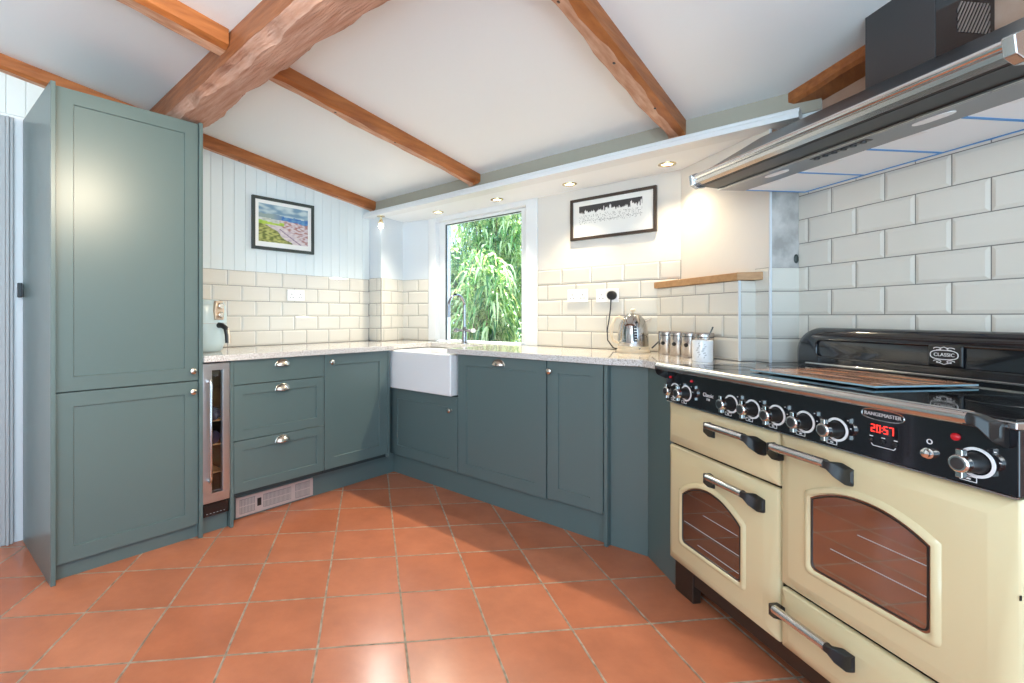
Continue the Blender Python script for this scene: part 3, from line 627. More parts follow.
b = MB(); b.tube([(0.962+0.005*math.cos(2*PI*i/12), -0.0006, 0.864+0.005*math.sin(2*PI*i/12)) for i in range(12)], 0.0012, 6, closed=True); b.build('button_mark', 'print_white', cp)
UP = (PI/2, 0, 0)
lettering('lettering', 'Classic', 0.020, 'print_white', cp, (0.252, -0.0008, 0.852), UP)
lettering('lettering', '110', 0.012, 'print_white', cp, (0.252, -0.0008, 0.836), UP)
# oval maker's plate
def plate(x, z, hw, hh): return [(x+hw*math.copysign(abs(math.cos(a))**0.75, math.cos(a)), z+hh*math.copysign(abs(math.sin(a))**0.75, math.sin(a))) for a in [2*PI*i/36 for i in range(36)]]
b = MB(); b.tube([(x, -0.0012, z) for x, z in plate(0.862, 0.902, 0.049, 0.0135)], 0.0015, 6, closed=True); b.build('maker_badge', 'chrome', cp)
lettering('lettering', 'RANGEMASTER', 0.0125, 'print_white', cp, (0.862, -0.0010, 0.902), UP)
# clock
b = MB(); b.box(0.826, 0.898, -0.0012, 0.0, 0.853, 0.882); ck = b.build('clock_display', 'black_glass', cp)
b = MB(); SEG = {'0': 'abcdef', '2': 'abged', '5': 'afgcd', '7': 'abc'}
def seven(ch, x, z, w_, h_, q=0.0016):
    m_ = z+h_/2
    S = {'a': (x, x+w_, z+h_-q, z+h_), 'd': (x, x+w_, z, z+q), 'g': (x, x+w_, m_-q/2, m_+q/2), 'f': (x, x+q, m_, z+h_), 'e': (x, x+q, z, m_), 'b': (x+w_-q, x+w_, m_, z+h_), 'c': (x+w_-q, x+w_, z, m_)}
    for s_ in SEG[ch]: a = S[s_]; b.box(a[0], a[1], -0.0020, -0.0012, a[2], a[3])
for ch, x in zip('2057', (0.836, 0.849, 0.866, 0.879)): seven(ch, x, 0.858, 0.0095, 0.019, 0.0022)
b.box(0.8615, 0.8635, -0.002, -0.0012, 0.870, 0.8725); b.box(0.8615, 0.8635, -0.002, -0.0012, 0.862, 0.8645); b.build('clock_digits', 'red_glow', ck, smooth=0)
for x in (0.836, 0.864, 0.892): b = MB(); b.lathe([(0.004, 0), (0.004, 0.004), (0.003, 0.005)], (x, 0, 0.838), (0, -1, 0), 12); b.build('clock_button', 'black_plastic', cp)
b = MB(); b.tube([(0.836, -0.0006, 0.829), (0.840, -0.0006, 0.824), (0.888, -0.0006, 0.824), (0.892, -0.0006, 0.829)], 0.0009, 6)
for x in (0.836, 0.864, 0.892): b.box(x-0.004, x+0.004, -0.0008, 0, 0.846, 0.848)
b.build('clock_mark', 'print_white', cp, smooth=0)
# rail
b = MB(); b.tube([(0.03, -0.055, 0.941), (1.075, -0.055, 0.941)], 0.0155, 16); b.build('front_rail', 'steel', t)
b = MB(); b.box(0.05, 1.06, -0.042, -0.006, 0.927, 0.933); b.build('rail_shelf', 'brushed_steel', t, bevel=0.001)
for xe, s in ((0.026, -1), (1.080, 1)):
    b = MB(); K = (0.785, 2.356, 3.927, 5.498)
    b.loft([[(xe-s*0.014, -0.055+0.018*math.cos(a), 0.941+0.018*math.sin(a)) for a in K], [(xe+s*0.008, -0.053+0.018*math.cos(a), 0.939+0.018*math.sin(a)) for a in K],
            [(xe+s*0.020, -0.034+0.022*math.cos(a), 0.920+0.027*math.sin(a)) for a in K], [(xe+s*0.016, 0.000+0.016*math.cos(a), 0.902+0.026*math.sin(a)) for a in K]])
    b.build('rail_bracket', 'black_plastic', t, bevel=0.004)
# hob
b = MB(); b.box(0.004, 1.116, -0.012, 0.60, 0.925, 0.940); b.build('hob_trim', 'steel', t, bevel=0.003)
b = MB(); b.box(0.012, 1.108, 0.0, 0.575, 0.940, 0.944); hb = b.build('hob_glass', 'black_glass', t, bevel=0.001)
for x, y_, r in ((0.16, 0.16, 0.085), (0.17, 0.41, 0.075), (0.40, 0.30, 0.10), (0.64, 0.16, 0.075), (0.66, 0.42, 0.085), (0.95, 0.28, 0.11)):
    b = MB(); b.tube([(x+r*math.cos(2*PI*i/32), y_+r*math.sin(2*PI*i/32), 0.944) for i in range(32)], 0.0009, 4, closed=True); b.build('cooking_zone', 'zone_print', hb)
# backguard
b = MB(); secs = []
def bgprof(x0, x1, y, zt, r):
    pts = [(x0, y, 0.940)]
    for i in range(9): a = PI-PI/2*i/8; pts.append((x0+r+r*math.cos(a), y, zt-r+r*math.sin(a)))
    for i in range(9): a = PI/2-PI/2*i/8; pts.append((x1-r+r*math.cos(a), y, zt-r+r*math.sin(a)))
    pts.append((x1, y, 0.940)); return pts
b.loft([bgprof(0.034, 1.10, 0.625, 1.098, 0.10), bgprof(0.034, 1.10, 0.590, 1.100, 0.10), bgprof(0.042, 1.092, 0.570, 1.092, 0.095), bgprof(0.062, 1.073, 0.558, 1.07, 0.085)])
bk = b.build('backguard', 'black_enamel', t, smooth=50)
b = MB(); x0, x1, z0, z1 = 0.142, 1.005, 0.982, 1.052; rc = 0.02; pts = []
for cx, cz, a0 in ((x1-rc, z1-rc, 0), (x0+rc, z1-rc, PI/2), (x0+rc, z0+rc, PI), (x1-rc, z0+rc, 1.5*PI)):
    for i in range(6): a = a0+PI/2*i/5; pts.append((cx+rc*math.cos(a), 0.557, cz+rc*math.sin(a)))
b.tube(pts, 0.0045, 8, closed=True); b.build('backguard_moulding', 'black_enamel', bk)
b = MB(); b.box(0.10, 1.02, 0.548, 0.575, 0.950, 0.958); b.build('vent_lip', 'steel', bk, bevel=0.002)
bx, bz = 0.588, 1.020
b = MB(); b.loft([[(bx+sx*(0.046-i), 0.556-dy, bz+sz*(0.033-i)) for sx, sz in ((-1, -1), (1, -1), (1, 1), (-1, 1))] for i, dy in ((0, 0), (0, 0.006), (0.006, 0.009))]); pl = b.build('badge', 'black_plastic', bk, bevel=0.003)
b = MB(); b.tube([(x, 0.5465, z) for x, z in plate(bx, bz+0.004, 0.037, 0.0145)], 0.0013, 6, closed=True)
for s in (-1, 1):
    for q, zz in ((0.018, 0.023), (0.018, -0.017)):
        b.tube([(bx+s*(q+0.010*math.cos(a)), 0.5465, bz+zz+0.004*math.sin(a*1.0)) for a in [PI*2*i/14 for i in range(12)]], 0.0011, 5)
b.tube([(bx-0.012, 0.5465, bz+0.024), (bx, 0.5465, bz+0.029), (bx+0.012, 0.5465, bz+0.024)], 0.0012, 5); b.tube([(bx-0.02, 0.5465, bz-0.018), (bx, 0.5465, bz-0.026), (bx+0.02, 0.5465, bz-0.018)], 0.0012, 5)
b.build('badge_ornament', 'print_white', pl)
lettering('lettering', 'CLASSIC', 0.015, 'print_white', pl, (bx, 0.5468, bz+0.004), UP)

# glass worktop saver lying on the hob
def grid_print(name, m, parent, w_, h_, nx, ny, fn, loc, plane='xz', y=0.0, group=None):
    me = bpy.data.meshes.new(name); vs, fs, cs = [], [], []
    for j in range(ny+1):
        for i in range(nx+1):
            vs.append((i/nx*w_-w_/2, y, j/ny*h_-h_/2) if plane == 'xz' else (i/nx*w_-w_/2, j/ny*h_-h_/2, y))
    for j in range(ny):
        for i in range(nx):
            a = j*(nx+1)+i; fs.append((a, a+1, a+nx+2, a+nx+1)); cs.append(fn((i+0.5)/nx, (j+0.5)/ny))
    me.from_pydata(vs, [], fs); ca = me.color_attributes.new('print', 'FLOAT_COLOR', 'CORNER'); k = 0
    for fi, c in enumerate(cs):
        for _ in range(4): ca.data[k].color = (*c, 1); k += 1
    me.materials.append(M[m]); o = bpy.data.objects.new(name, me); C.objects.link(o); o.parent = parent; o.location = loc
    return o
from mathutils import noise as nz_
def mixc(a, b, t): t = max(0, min(1, t)); return tuple(x+(y-x)*t for x, y in zip(a, b))
def agate(u, v):
    n = nz_.noise(Vector((u*2.2+4, v*7, 0))) + 0.5*nz_.noise(Vector((u*6, v*18, 3)))
    c = mixc((0.42, 0.13, 0.06), (0.95, 0.50, 0.27), 0.5+n*0.9)
    k = nz_.noise(Vector((u*3, v*14, 9)))
    if k > 0.25: c = mixc(c, (0.85, 0.72, 0.62), (k-0.25)*4)
    if k < -0.35: c = mixc(c, (0.10, 0.05, 0.06), (-k-0.35)*4)
    return c
bc = RW(0.515, 0.297)
t = thing('glass_board', 'brown marbled glass worktop saver lying on the black hob', 'chopping board', (bc.x, bc.y, 0.9452), ROTR)
b = MB(); b.box(-0.217, 0.217, -0.167, 0.167, 0.003, 0.008); g_ = b.build('glass_sheet', 'printed_glass', t, bevel=0.0008)
g_.data.materials[0] = mat('glass_edge', (0.30, 0.48, 0.55), 0.08)
grid_print('marbled_print', 'printed_glass', t, 0.430, 0.330, 90, 70, agate, (0, 0, 0.0083), 'xy')
b = MB()
for sx in (-1, 1):
    for sy in (-1, 1): b = MB(); b.lathe([(0.006, 0), (0.006, 0.003)], (sx*0.2, sy*0.14, 0.0)); b.build('rubber_foot', 'black_plastic', t)

# ------------------------------------------------------------------ extractor hood
t = thing('extractor_hood', 'wide dark steel extractor hood with chrome rail above the cooker', 'extractor hood', RW(0, 0, 0), ROTR)
L0, L1 = 0.004, 1.028
b = MB(); b.prism_x([(0.638, 1.692), (0.352, 1.692), (0.350, 1.686), (0.232, 1.686), (0.226, 1.692), (0.145, 1.699), (0.132, 1.716), (0.128, 1.738), (0.43, 1.918), (0.638, 1.918)], L0+0.004, L1-0.004)
b.build('canopy', 'dark_steel', t, smooth=0)
b = MB(); b.box(L0+0.004, L1-0.004, 0.232, 0.350, 1.684, 1.687); cs = b.build('control_strip', 'strip_steel', t, smooth=0)
b = MB(); b.box(L0+0.004, L1-0.004, 0.226, 0.230, 1.683, 1.688); b.box(L0+0.004, L1-0.004, 0.236, 0.238, 1.6825, 1.685); b.build('strip_edge', 'chrome', t, smooth=0)
b = MB(); b.prism_x([(0.224, 1.690), (0.150, 1.697), (0.150, 1.700), (0.224, 1.694)], L0+0.006, L1-0.006); b.build('visor', 'black_plastic', t, smooth=0)
# filters with protective film
for x0, x1 in ((0.02, 0.266), (0.272, 0.518), (0.524, 0.770), (0.776, 1.018)):
    b = MB(); b.box(x0, x1, 0.356, 0.632, 1.685, 1.691); fo = b.build('grease_filter', 'filter_film', t, bevel=0.001)
    b = MB(); b.box(x0-0.006, x0+0.006, 0.352, 0.636, 1.6838, 1.6855); b.box(x0, x1, 0.622, 0.637, 1.6838, 1.6855); b.build('blue_film_edge', 'film_blue', fo, smooth=0)
    b = MB(); xm = (x0+x1)/2; b.box(xm-0.03, xm+0.03, 0.352, 0.372, 1.6836, 1.6848); b.build('latch_label', 'white_plastic', fo, smooth=0)
# lamps and buttons in the strip
for x in (0.255, 0.762):
    b = MB(); pts = [(x+0.05*math.copysign(abs(math.cos(a))**0.6, math.cos(a)), 0.276+0.016*math.sin(a)) for a in [2*PI*i/24 for i in range(24)]]
    b.loft([[(p[0], p[1], 1.6845) for p in pts], [(p[0], p[1], 1.682) for p in pts]]); b.build('hood_lamp', 'white_plastic', t)
b = MB(); b.box(0.415, 0.605, 0.252, 0.276, 1.6825, 1.6845); bt = b.build('button_strip', 'black_plastic', t, bevel=0.001)
for i in range(6):
    b = MB(); x = 0.43+0.031*i; b.lathe([(0.009, 0), (0.009, 0.004), (0.006, 0.005)], (x, 0.264, 1.6825), (0, 0, -1), 14); b.build('button', 'dark_steel', bt)
# front rail: chrome tubes and end caps
b = MB(); b.tube([(L0+0.008, 0.122, 1.733), (L1-0.008, 0.122, 1.733)], 0.0125, 16); b.build('front_rail', 'chrome', t)
b = MB(); b.prism_x([(0.118, 1.722), (0.112, 1.716), (0.116, 1.705), (0.138, 1.699), (0.142, 1.704), (0.132, 1.722)], L0+0.008, L1-0.008); b.build('lower_rail', 'steel', t, smooth=40)
for xa, xb in ((L0-0.008, L0+0.012), (L1-0.012, L1+0.012)):
    b = MB(); b.prism_x([(0.102, 1.742), (0.108, 1.700), (0.135, 1.686), (0.165, 1.690), (0.165, 1.752), (0.125, 1.752)], xa, xb); b.build('end_cap', 'steel', t, bevel=0.003)
# chimney
b = MB(); 
def cz(x, y_): q = RW(x, y_); return ceil_z(q.y)+0.002
cx0, cx1, cy0, cy1 = 0.447, 0.651, 0.430, 0.638
b.loft([[(cx0, cy0, 1.917), (cx1, cy0, 1.917), (cx1, cy1, 1.917), (cx0, cy1, 1.917)], [(cx0, cy0, cz(cx0, cy0)), (cx1, cy0, cz(cx1, cy0)), (cx1, cy1, cz(cx1, cy1)), (cx0, cy1, cz(cx0, cy1))]])
ch = b.build('chimney', 'dark_steel', t, bevel=0.0015)
b = MB(); b.box(cx1, cx1+0.0012, cy0+0.002, cy1-0.002, 1.92, 2.15); b.build('chimney_side', 'black_enamel', ch, smooth=0)
b = MB()
for i in range(13):
    y0 = 0.472+0.0115*i
    za, zb = 2.000, 2.092
    b.loft([[(cx1+0.0015, y0+dy+k, z), (cx1+0.0015, y0+dy+0.0055+k, z), (cx1+0.003, y0+dy+0.0055+k, z), (cx1+0.003, y0+dy+k, z)] for z, dy, k in ((za, 0, 0), (zb, -0.0, 0.045))])
bmesh.ops.bisect_plane(b.bm, geom=b.bm.verts[:]+b.bm.edges[:]+b.bm.faces[:], plane_co=(0, 0.505, 0), plane_no=(0, -1, 0), clear_outer=True)
bmesh.ops.bisect_plane(b.bm, geom=b.bm.verts[:]+b.bm.edges[:]+b.bm.faces[:], plane_co=(0, 0.618, 0), plane_no=(0, 1, 0), clear_outer=True)
b.build('vent_grille', 'brushed_steel', ch, smooth=0)

# ------------------------------------------------------------------ ledge shelf
l1 = RW(-0.757, 0.405); l2 = RW(-0.098, 0.405); l3 = RW(-0.075, 0.45); l4 = RW(-0.048, 0.498); l5 = RW(-0.62, 0.498)
b = MB(); b.prism([(p.x, p.y) for p in (l1, l2, l3, l4, l5)], 1.309, 1.345); o = b.build('wooden_ledge', 'wood_ledge', bevel=0.003); tag(o, 'thin oak ledge on top of the tiled box near the kettle', 'shelf')

# ------------------------------------------------------------------ pictures
def picture(name, label, loc, rotz, w_, h_, fw, mount, fmat, img, nx, ny):
    t = thing(name, label, 'picture', loc, rotz)
    b = MB()
    def r(i, y): return [(-w_/2+i, y, -h_/2+i), (w_/2-i, y, -h_/2+i), (w_/2-i, y, h_/2-i), (-w_/2+i, y, h_/2-i)]
    b.loft([r(0, -0.001), r(0, -0.022), r(fw, -0.022), r(fw, -0.008)]); b.build('frame', fmat, t, bevel=0.002)
    b = MB(); b.box(-w_/2+fw*0.8, w_/2-fw*0.8, -0.010, -0.006, -h_/2+fw*0.8, h_/2-fw*0.8); b.build('mount', 'mount_white', t, smooth=0)
    iw, ih, dx, dz = mount
    grid_print('artwork', 'painted_print', t, iw, ih, nx, ny, img, (dx, -0.0105, dz))
    return t
def coast(u, v):
    n = nz_.noise(Vector((u*5, v*5, 1)))*0.08; n2 = nz_.noise(Vector((u*14, v*24, 5)))
    hz = 0.66 - 0.06*u + n*0.4
    if v > hz+0.10: c = mixc((0.16, 0.27, 0.36), (0.50, 0.58, 0.58), 0.5+nz_.noise(Vector((u*6, v*12, 2)))*1.3)
    elif v > hz-0.02+0.0*u:
        c = mixc((0.25, 0.32, 0.30), (0.05, 0.16, 0.40), (u-0.25)*3)
        if u > 0.45 and v > hz-0.02: c = mixc((0.04, 0.14, 0.38), (0.12, 0.28, 0.46), 0.5+n2)
    else:
        d = v - (0.60-0.85*u)                       # diagonal shore: green left below, pale track
        if d < -0.02+n: c = mixc((0.12, 0.14, 0.03), (0.42, 0.42, 0.13), 0.5+n2*1.6+n*3)
        elif d < 0.24+n: c = mixc((0.48, 0.40, 0.44), (0.66, 0.58, 0.56), 0.5+n2*1.2)
        else: c = mixc((0.36, 0.17, 0.15), (0.60, 0.52, 0.53), 0.6+n2*2.0)
        if v > 0.46 and u < 0.5 and v < hz-0.08: c = mixc((0.25, 0.40, 0.05), (0.48, 0.62, 0.08), 0.5+n2)
        if v > hz-0.10 and u < 0.4: c = mixc((0.60, 0.60, 0.58), (0.4, 0.42, 0.35), 0.5+n2)
        if abs(d-0.12) < 0.015 and u > 0.4: c = (0.22, 0.15, 0.22)
    return c
picture('landscape_painting', 'framed coastal landscape painting in blues, greens and pink on the white boards', (XW+0.012, 1.765, 1.801), PI/2, 0.490, 0.370, 0.021, (0.392, 0.268, 0, 0.006), 'frame_dark', coast, 84, 60)
rs = random.Random(3); sky = [0.0]*160
x = 0
while x < 160:
    wdt = rs.randint(1, 5); hh = rs.choice((0.10, 0.14, 0.18, 0.22, 0.28, 0.38, 0.2, 0.15))
    for i in range(x, min(160, x+wdt)): sky[i] = hh+(0.06 if (wdt > 2 and i == x+wdt//2) else 0)
    x += wdt
def skyline(u, v):
    cream = (0.80, 0.79, 0.75); dark = (0.045, 0.04, 0.04)
    base = 0.38
    if v > base+0.15:
        hline = base+0.12+sky[min(159, int(u*160))]*0.9
        return dark if v > hline else cream
    if 0.06 < v < base+0.13:
        k = nz_.noise(Vector((u*60, v*30, 7)))
        if k > 0.30: return mixc(cream, (0.18, 0.16, 0.15), 0.8)
        if abs(v-0.20-0.03*math.sin(u*9)) < 0.012 and nz_.noise(Vector((u*9, 0, 2))) > -0.1: return mixc(cream, dark, 0.55)
    return cream
picture('cityscape_print', 'black framed long city skyline print on the wall between window and hood', (-1.279, YW-0.002, 1.775), 0, 0.541, 0.268, 0.018, (0.40, 0.125, -0.012, 0.022), 'frame_brown', skyline, 160, 60)

# ------------------------------------------------------------------ sockets
def socket(label, loc, rotz):
    t = thing('wall_socket', label, 'socket', loc, rotz, 'double wall sockets')
    b = MB(); b.box(-0.072, 0.072, -0.010, 0.0, -0.042, 0.042); b.build('plate', 'white_plastic', t, bevel=0.004)
    b = MB()
    for s in (-0.036, 0.036):
        for dx, dz, w2, h2 in ((0, 0.010, 0.004, 0.008), (-0.011, -0.012, 0.007, 0.004), (0.011, -0.012, 0.007, 0.004)):
            b.box(s+dx-w2/2, s+dx+w2/2, -0.0104, -0.0098, dz-h2/2-0.004, dz+h2/2-0.004)
    b.build('pin_hole', 'black_plastic', t, smooth=0)
    b = MB()
    b.bm.free()
    for s in (-0.012, 0.012): b = MB(); b.box(s-0.006, s+0.006, -0.0135, -0.010, 0.014, 0.034); b.build('switch', 'white_plastic', t, bevel=0.001)
    return t
socket('empty white double socket below the city print', (-1.501, YW-0.008, 1.281), 0)
socket('white double socket with the black plug in it, above the kettle', (-1.304, YW-0.008, 1.276), 0)
socket('white double socket among the tiles under the landscape painting', (XW+0.008, 1.865, 1.303), PI/2)

# ------------------------------------------------------------------ kettle
K0 = Vector((-1.094, 2.806, 0.941))
t = thing('electric_kettle', 'polished steel dome kettle with cream base and handle', 'kettle', K0, AL)
b = MB(); b.lathe([(0.088, 0), (0.090, 0.004), (0.088, 0.014), (0.083, 0.018), (0.083, 0.034), (0.081, 0.036)]); b.build('base', 'cream_plastic', t)
b = MB(); b.lathe([(0.081, 0.036), (0.0825, 0.045), (0.0825, 0.085), (0.079, 0.125), (0.072, 0.16), (0.060, 0.188), (0.046, 0.205)], n=40); kb = b.build('body', 'kettle_steel', t)
b = MB(); b.lathe([(0.046, 0.205), (0.044, 0.210), (0.030, 0.219), (0.014, 0.223), (0.002, 0.224)], n=32); ld = b.build('lid', 'kettle_steel', t)
b = MB(); b.lathe([(0.006, 0.222), (0.007, 0.230), (0.013, 0.236), (0.014, 0.244), (0.009, 0.250), (0.001, 0.252)], n=20); b.build('lid_knob', 'cream_plastic', ld)
b = MB(); b.tube([(-0.055, 0, 0.190), (-0.080, 0, 0.203), (-0.102, 0, 0.196), (-0.122, 0, 0.150), (-0.126, 0, 0.105), (-0.115, 0, 0.068), (-0.080, 0, 0.050)], lambda u: 0.007+0.002*math.sin(PI*u), 12); b.build('handle', 'cream_plastic', t)
b = MB(); b.loft([[(0.054+0.0*a, 0, 0) for a in range(1)]*0 or [(0.060, 0.022*math.cos(a), 0.158+0.028*math.sin(a)) for a in [2*PI*i/12 for i in range(12)]], [(0.082, 0.015*math.cos(a), 0.176+0.018*math.sin(a)) for a in [2*PI*i/12 for i in range(12)]], [(0.104, 0.010*math.cos(a), 0.192+0.008*math.sin(a)) for a in [2*PI*i/12 for i in range(12)]]]); b.build('spout', 'chrome', t)
b = MB(); b.tube([(-0.022, -0.0800, 0.065), (-0.022, -0.0765, 0.11), (-0.022, -0.0690, 0.15)], 0.011, 10); lv = b.build('level_window', 'black_glass', kb)
b = MB()
for z, y_ in ((0.075, 0.0908), (0.09, 0.0895), (0.105, 0.0885), (0.12, 0.0865), (0.135, 0.083)): b.box(-0.028, -0.016, -y_-0.0005, -y_+0.004, z, z+0.003)
b.build('level_mark', 'print_white', lv, smooth=0)
b = MB(); b.lathe([(0.006, 0), (0.006, 0.003)], (0, -0.084, 0.026), (0, -1, 0), 14); b.build('switch', 'steel', t)
# plug and cable belong to the kettle
Ri = Matrix.Rotation(-AL, 4, 'Z')
def KL(x, y, z): return Ri @ (Vector((x, y, z))-K0)
b = MB(); c = KL(-1.266, YW-0.022, 1.276); b.lathe([(0.026, -0.004), (0.028, 0.004), (0.028, 0.022), (0.022, 0.03)], c, Ri @ Vector((0, -1, 0)), 24); pg = b.build('plug', 'black_plastic', t)
b = MB(); b.tube([KL(-1.266, YW-0.045, 1.25), KL(-1.268, YW-0.045, 1.20), KL(-1.275, YW-0.05, 1.13), KL(-1.285, YW-0.055, 1.06), KL(-1.282, YW-0.055, 1.0), KL(-1.25, YW-0.05, 0.955), KL(-1.20, YW-0.06, 0.946), KL(-1.15, YW-0.075, 0.946)], 0.004, 8); b.build('power_cable', 'black_plastic', t)
b = MB(); b.tube([KL(-1.01, 2.86, 0.965), KL(-0.985, 2.875, 0.995), KL(-0.955, 2.885, 1.03), KL(-0.93, 2.87, 1.04)], 0.004, 8); b.build('spare_cable', 'black_plastic', t)

# ------------------------------------------------------------------ canisters, mug, spoon
def canister(label, x, y_):
    q = RW(x, y_, 0.941); t = thing('canister', label, 'canister', q, ROTR, 'steel canisters in a row')
    b = MB(); b.lathe([(0.043, 0), (0.044, 0.002), (0.044, 0.103), (0.043, 0.104)], n=36); b.build('body', 'canister_steel', t)
    b = MB(); b.lathe([(0.0435, 0.104), (0.0425, 0.106)], n=36); b.build('seal_ring', 'black_plastic', t)
    b = MB(); b.lathe([(0.0445, 0.106), (0.0445, 0.123), (0.042, 0.126), (0.001, 0.127)], n=36); b.build('lid', 'canister_steel', t)
    b = MB(); b.lathe([(0.010, 0.0), (0.010, 0.002)], (0.0206, -0.0387, 0.062), (0.47, -0.88, 0), 16); b.build('emblem', 'black_plastic', t)
for lb_, x in (('steel lidded canister next to the kettle', -0.535), ('second steel lidded canister along from the kettle', -0.440), ('third steel lidded canister along, just before the mug', -0.345), ('steel lidded canister standing behind the white mug', -0.250)):
    canister(lb_, x, 0.356)
q = RW(-0.132, 0.262, 0.941); t = thing('mug', 'white mug with grey leaf pattern in front of the steel canisters', 'mug', q, ROTR)
b = MB(); b.lathe([(0.040, 0), (0.042, 0.002), (0.043, 0.094), (0.042, 0.096), (0.040, 0.094), (0.038, 0.010), (0.001, 0.008)], n=36); b.build('body', 'white_ceramic', t)
b = MB(); b.tube([(-0.030, 0.030, 0.078), (-0.042, 0.050, 0.076), (-0.046, 0.056, 0.05), (-0.040, 0.048, 0.026), (-0.030, 0.030, 0.022)], 0.005, 8); b.build('handle', 'white_ceramic', t)
b = MB()
for a0, w2, z0, z1 in ((5.25, 0.22, 0.018, 0.078), (5.80, 0.26, 0.016, 0.074)):
    for i in range(7):
        u = i/6; a = a0+0.12*math.sin(u*9); z = z0+(z1-z0)*u; ww_ = w2*math.sin(PI*(0.15+0.7*u))
        b.face([(0.0434*math.cos(a-ww_/2), 0.0434*math.sin(a-ww_/2), z), (0.0434*math.cos(a+ww_/2), 0.0434*math.sin(a+ww_/2), z+0.003), (0.0434*math.cos(a+ww_/2), 0.0434*math.sin(a+ww_/2), z+0.009), (0.0434*math.cos(a-ww_/2), 0.0434*math.sin(a-ww_/2), z+0.006)])
b.build('leaf_pattern', 'leaf_print', t, smooth=0)
t = thing('teaspoon', 'steel teaspoon leaning in the white mug', 'spoon', q, ROTR)
b = MB(); b.tube([(-0.015, 0.0, 0.014), (0.005, 0.003, 0.06), (0.025, 0.006, 0.105), (0.044, 0.010, 0.142), (0.052, 0.012, 0.158)], lambda u: 0.0022+0.002*u, 8); b.build('handle', 'steel', t)
b = MB(); b.ball((-0.017, 0, 0.016), 0.011, (0.6, 1, 1.1), 12); b.build('bowl', 'steel', t)

# ------------------------------------------------------------------ air fryer
t = thing('air_fryer', 'pale blue-grey air fryer on the worktop beside the tall cabinet', 'air fryer', (-2.90, 1.096, 0.941), math.radians(108))
b = MB(); prof = [(0.085, 0.0), (0.098, 0.01), (0.112, 0.05), (0.122, 0.11), (0.124, 0.165), (0.122, 0.22), (0.118, 0.265), (0.105, 0.292), (0.07, 0.303), (0.001, 0.304)]
b.lathe(prof, n=36); fb = b.build('body', 'fryer_body', t, smooth=60)
b = MB(); b.lathe([(0.1235, 0.163), (0.1255, 0.164), (0.1255, 0.167), (0.1235, 0.168)], n=36); b.build('seam', 'trim_grey', fb)
b = MB(); pts = [(-0.030, 0.185), (0.030, 0.185), (0.034, 0.24), (0.024, 0.295), (-0.024, 0.295), (-0.034, 0.24)]
b.loft([[(x, -0.108, z) for x, z in pts], [(x, -0.131+0.00*(z > 0.27), z) for x, z in pts]]); fp = b.build('dial_panel', 'fryer_trim', t, bevel=0.006)
for z in (0.265, 0.214):
    b = MB(); b.lathe([(0.019, 0), (0.018, 0.014), (0.014, 0.018)], (0, -0.131, z), (0, -1, 0), 20); b.build('dial', 'nickel', fp)
b = MB(); secs = []
for y_, z, h2 in ((-0.112, 0.155, 0.016), (-0.150, 0.153, 0.014), (-0.180, 0.138, 0.013), (-0.190, 0.10, 0.011), (-0.192, 0.055, 0.010)):
    secs.append((y_, z, h2))
b.tube([(0, s_[0], s_[1]) for s_ in secs], lambda u: 0.017-0.005*u, 12); hd = b.build('basket_handle', 'black_plastic', t)
b = MB(); b.tube([(0, -0.198, 0.13), (0, -0.207, 0.10), (0, -0.208, 0.055)], 0.008, 10); b.build('handle_trim', 'fryer_trim', hd)

# ------------------------------------------------------------------ lamps
DL = ((-2.61, 2.789), (-2.032, 2.781), (-1.475, 2.780), (-0.905, 2.789))
NM = ('recessed ceiling downlight at the spotlight end of the window', 'recessed ceiling downlight at the city print end of the window', 'recessed ceiling downlight directly above the city print', 'recessed ceiling downlight beside the tip of the extractor hood')
for i, (x, y_) in enumerate(DL):
    t = thing('ceiling_downlight', NM[i], 'downlight', (x, y_, 1.975), 0, 'downlights in the soffit')
    b = MB(); b.lathe([(0.045, 0.001), (0.044, -0.004), (0.034, -0.007), (0.030, -0.002), (0.029, 0.001)], n=32); b.build('trim_ring', 'brass', t)
    b = MB(); b.lathe([(0.029, -0.0015), (0.001, -0.0025)], n=24); b.build('lens', 'lamp_glow', t)
    lamp('downlight_lamp', 'SPOT', (0, 0, -0.012), (34, 34, 34, 20)[i], ((0.97, 0.88, 0.70), (0.97, 0.88, 0.70), (1, 0.84, 0.58), (1, 0.82, 0.54))[i], (math.radians((-24, -24, -20, -12)[i]), 0, 0), parent=t, spot_size=math.radians(116), spot_blend=0.8, shadow_soft_size=0.02)
t = thing('ceiling_spotlight', 'small lit brass spotlight hanging under the soffit in the tiled corner', 'spotlight', (-3.02, 2.545, 1.966), 0)
b = MB(); b.lathe([(0.032, 0), (0.032, -0.006), (0.010, -0.010), (0.008, -0.04)], n=24); b.build('mount_plate', 'brass', t)
b = MB(); b.cyl((0, 0, -0.035), (0.012, -0.012, -0.072), 0.016, 0.022, 18); b.build('lamp_holder', 'brass', t)
b = MB(); b.ball((0.018, -0.016, -0.088), 0.020, (1, 1, 1), 14); b.build('bulb', 'bulb_glow', t)
lamp('spotlight_lamp', 'SPOT', (0.024, -0.022, -0.115), 26, (1, 0.95, 0.87), (math.radians(-24), math.radians(-24), 0), parent=t, spot_size=math.radians(95), spot_blend=0.8, shadow_soft_size=0.02)

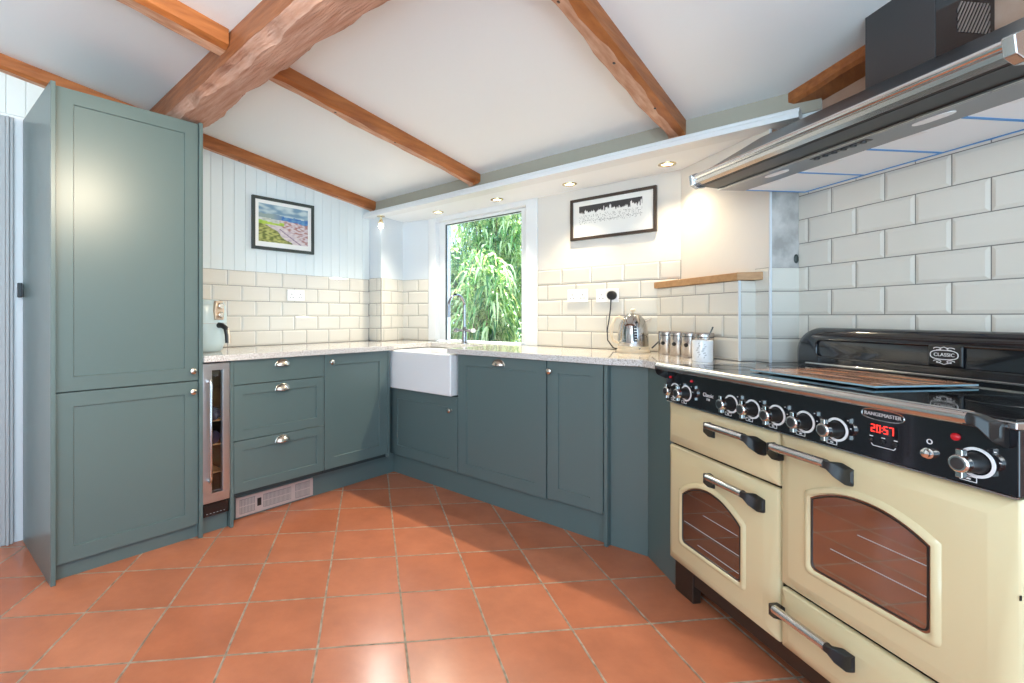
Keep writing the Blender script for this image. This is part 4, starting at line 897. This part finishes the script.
# ------------------------------------------------------------------ garden beyond the window
g = MB(); g.box(-9, 1, 3.12, 10, -0.35, -0.25); tag(g.build('garden_ground', 'soil', smooth=0), 'bare garden ground outside the window', 'ground', kind='structure')
g = MB(); g.box(-6.2, -2.2, 3.75, 3.95, -0.26, 0.86); tag(g.build('garden_wall', 'stone_wall', smooth=0), 'low grey stone wall outside the window', 'wall', kind='structure')
def shrub(label, cx, cy, rx, rz, cz, n, seed, mats, strap):
    rnd = random.Random(seed); t = thing('garden_shrub', label, 'shrub', (cx, cy, -0.25), 0, 'shrubs outside the window')
    b = MB()
    for i in range(n):
        while True:
            p = Vector((rnd.uniform(-1, 1), rnd.uniform(-1, 1), rnd.uniform(-1, 1)))
            if p.length < 1: break
        p = Vector((p.x*rx, p.y*rx*0.7, cz+0.25+p.z*rz)); a = rnd.uniform(0, 2*PI); d = Vector((math.cos(a), math.sin(a), 0)); s = d.cross(Vector((0, 0, 1)))
        L = rnd.uniform(0.16, 0.40) if strap else rnd.uniform(0.06, 0.13); wv = rnd.uniform(0.010, 0.019) if strap else L*0.28
        up = rnd.uniform(0.5, 1.3); b.mi = 0 if rnd.random() < 0.42 else (1 if rnd.random() < 0.6 else 2); rows = []
        for k in range(5):
            u = k/4; wd_ = wv*math.sin(PI*(0.12+0.86*u)); q = p + d*L*u*(0.9-0.2*u) + Vector((0, 0, L*(up*u-(up+0.5)*u*u)))
            rows.append((q-s*wd_, q+s*wd_))
        vs = [(b.bm.verts.new(r[0]), b.bm.verts.new(r[1])) for r in rows]
        for k in range(4):
            fc = b.bm.faces.new([vs[k][0], vs[k][1], vs[k+1][1], vs[k+1][0]]); fc.material_index = b.mi
    b.build('foliage', mats, t, smooth=60)
    b = MB()
    for i in range(7):
        a = 2*PI*i/7; b.tube([(0.05*math.cos(a), 0.05*math.sin(a), 0), (0.25*rx*math.cos(a), 0.25*rx*math.sin(a), (cz+0.25)*0.6), (0.6*rx*math.cos(a), 0.4*rx*math.sin(a), cz+0.25+rz*0.5)], lambda u: 0.018*(1-u)+0.005, 6)
    b.build('stem', 'stem_brown', t)
A3 = ['leaf_light', 'leaf_mid', 'leaf_dark']; B3 = ['leaf_mid', 'leaf_dark', 'leaf_light']; P3 = ['leaf_mid', 'leaf_light', 'petal_pink']
shrub('strap-leaved green plant arching low in the middle of the window', -3.42, 4.45, 0.34, 0.85, 1.10, 1100, 1, A3, True)
shrub('dense small-leaved bush at the lower corner of the window near the city print', -2.58, 4.40, 0.34, 0.50, 0.80, 1900, 2, A3, False)
shrub('dark leafy bush behind the tap at the window edge', -4.25, 4.85, 0.36, 1.0, 1.1, 2200, 3, B3, False)
shrub('tall pale-leaved shrub filling the top of the window', -4.45, 5.95, 0.72, 1.5, 1.9, 4200, 4, A3, True)
shrub('tall pink-flowered shrub at the top of the window near the city print', -2.70, 5.45, 0.60, 1.5, 1.7, 5200, 5, P3, False)
shrub('deep green bush behind all the other shrubs outside the window', -4.6, 9.0, 2.2, 2.3, 2.0, 8000, 6, B3, True)
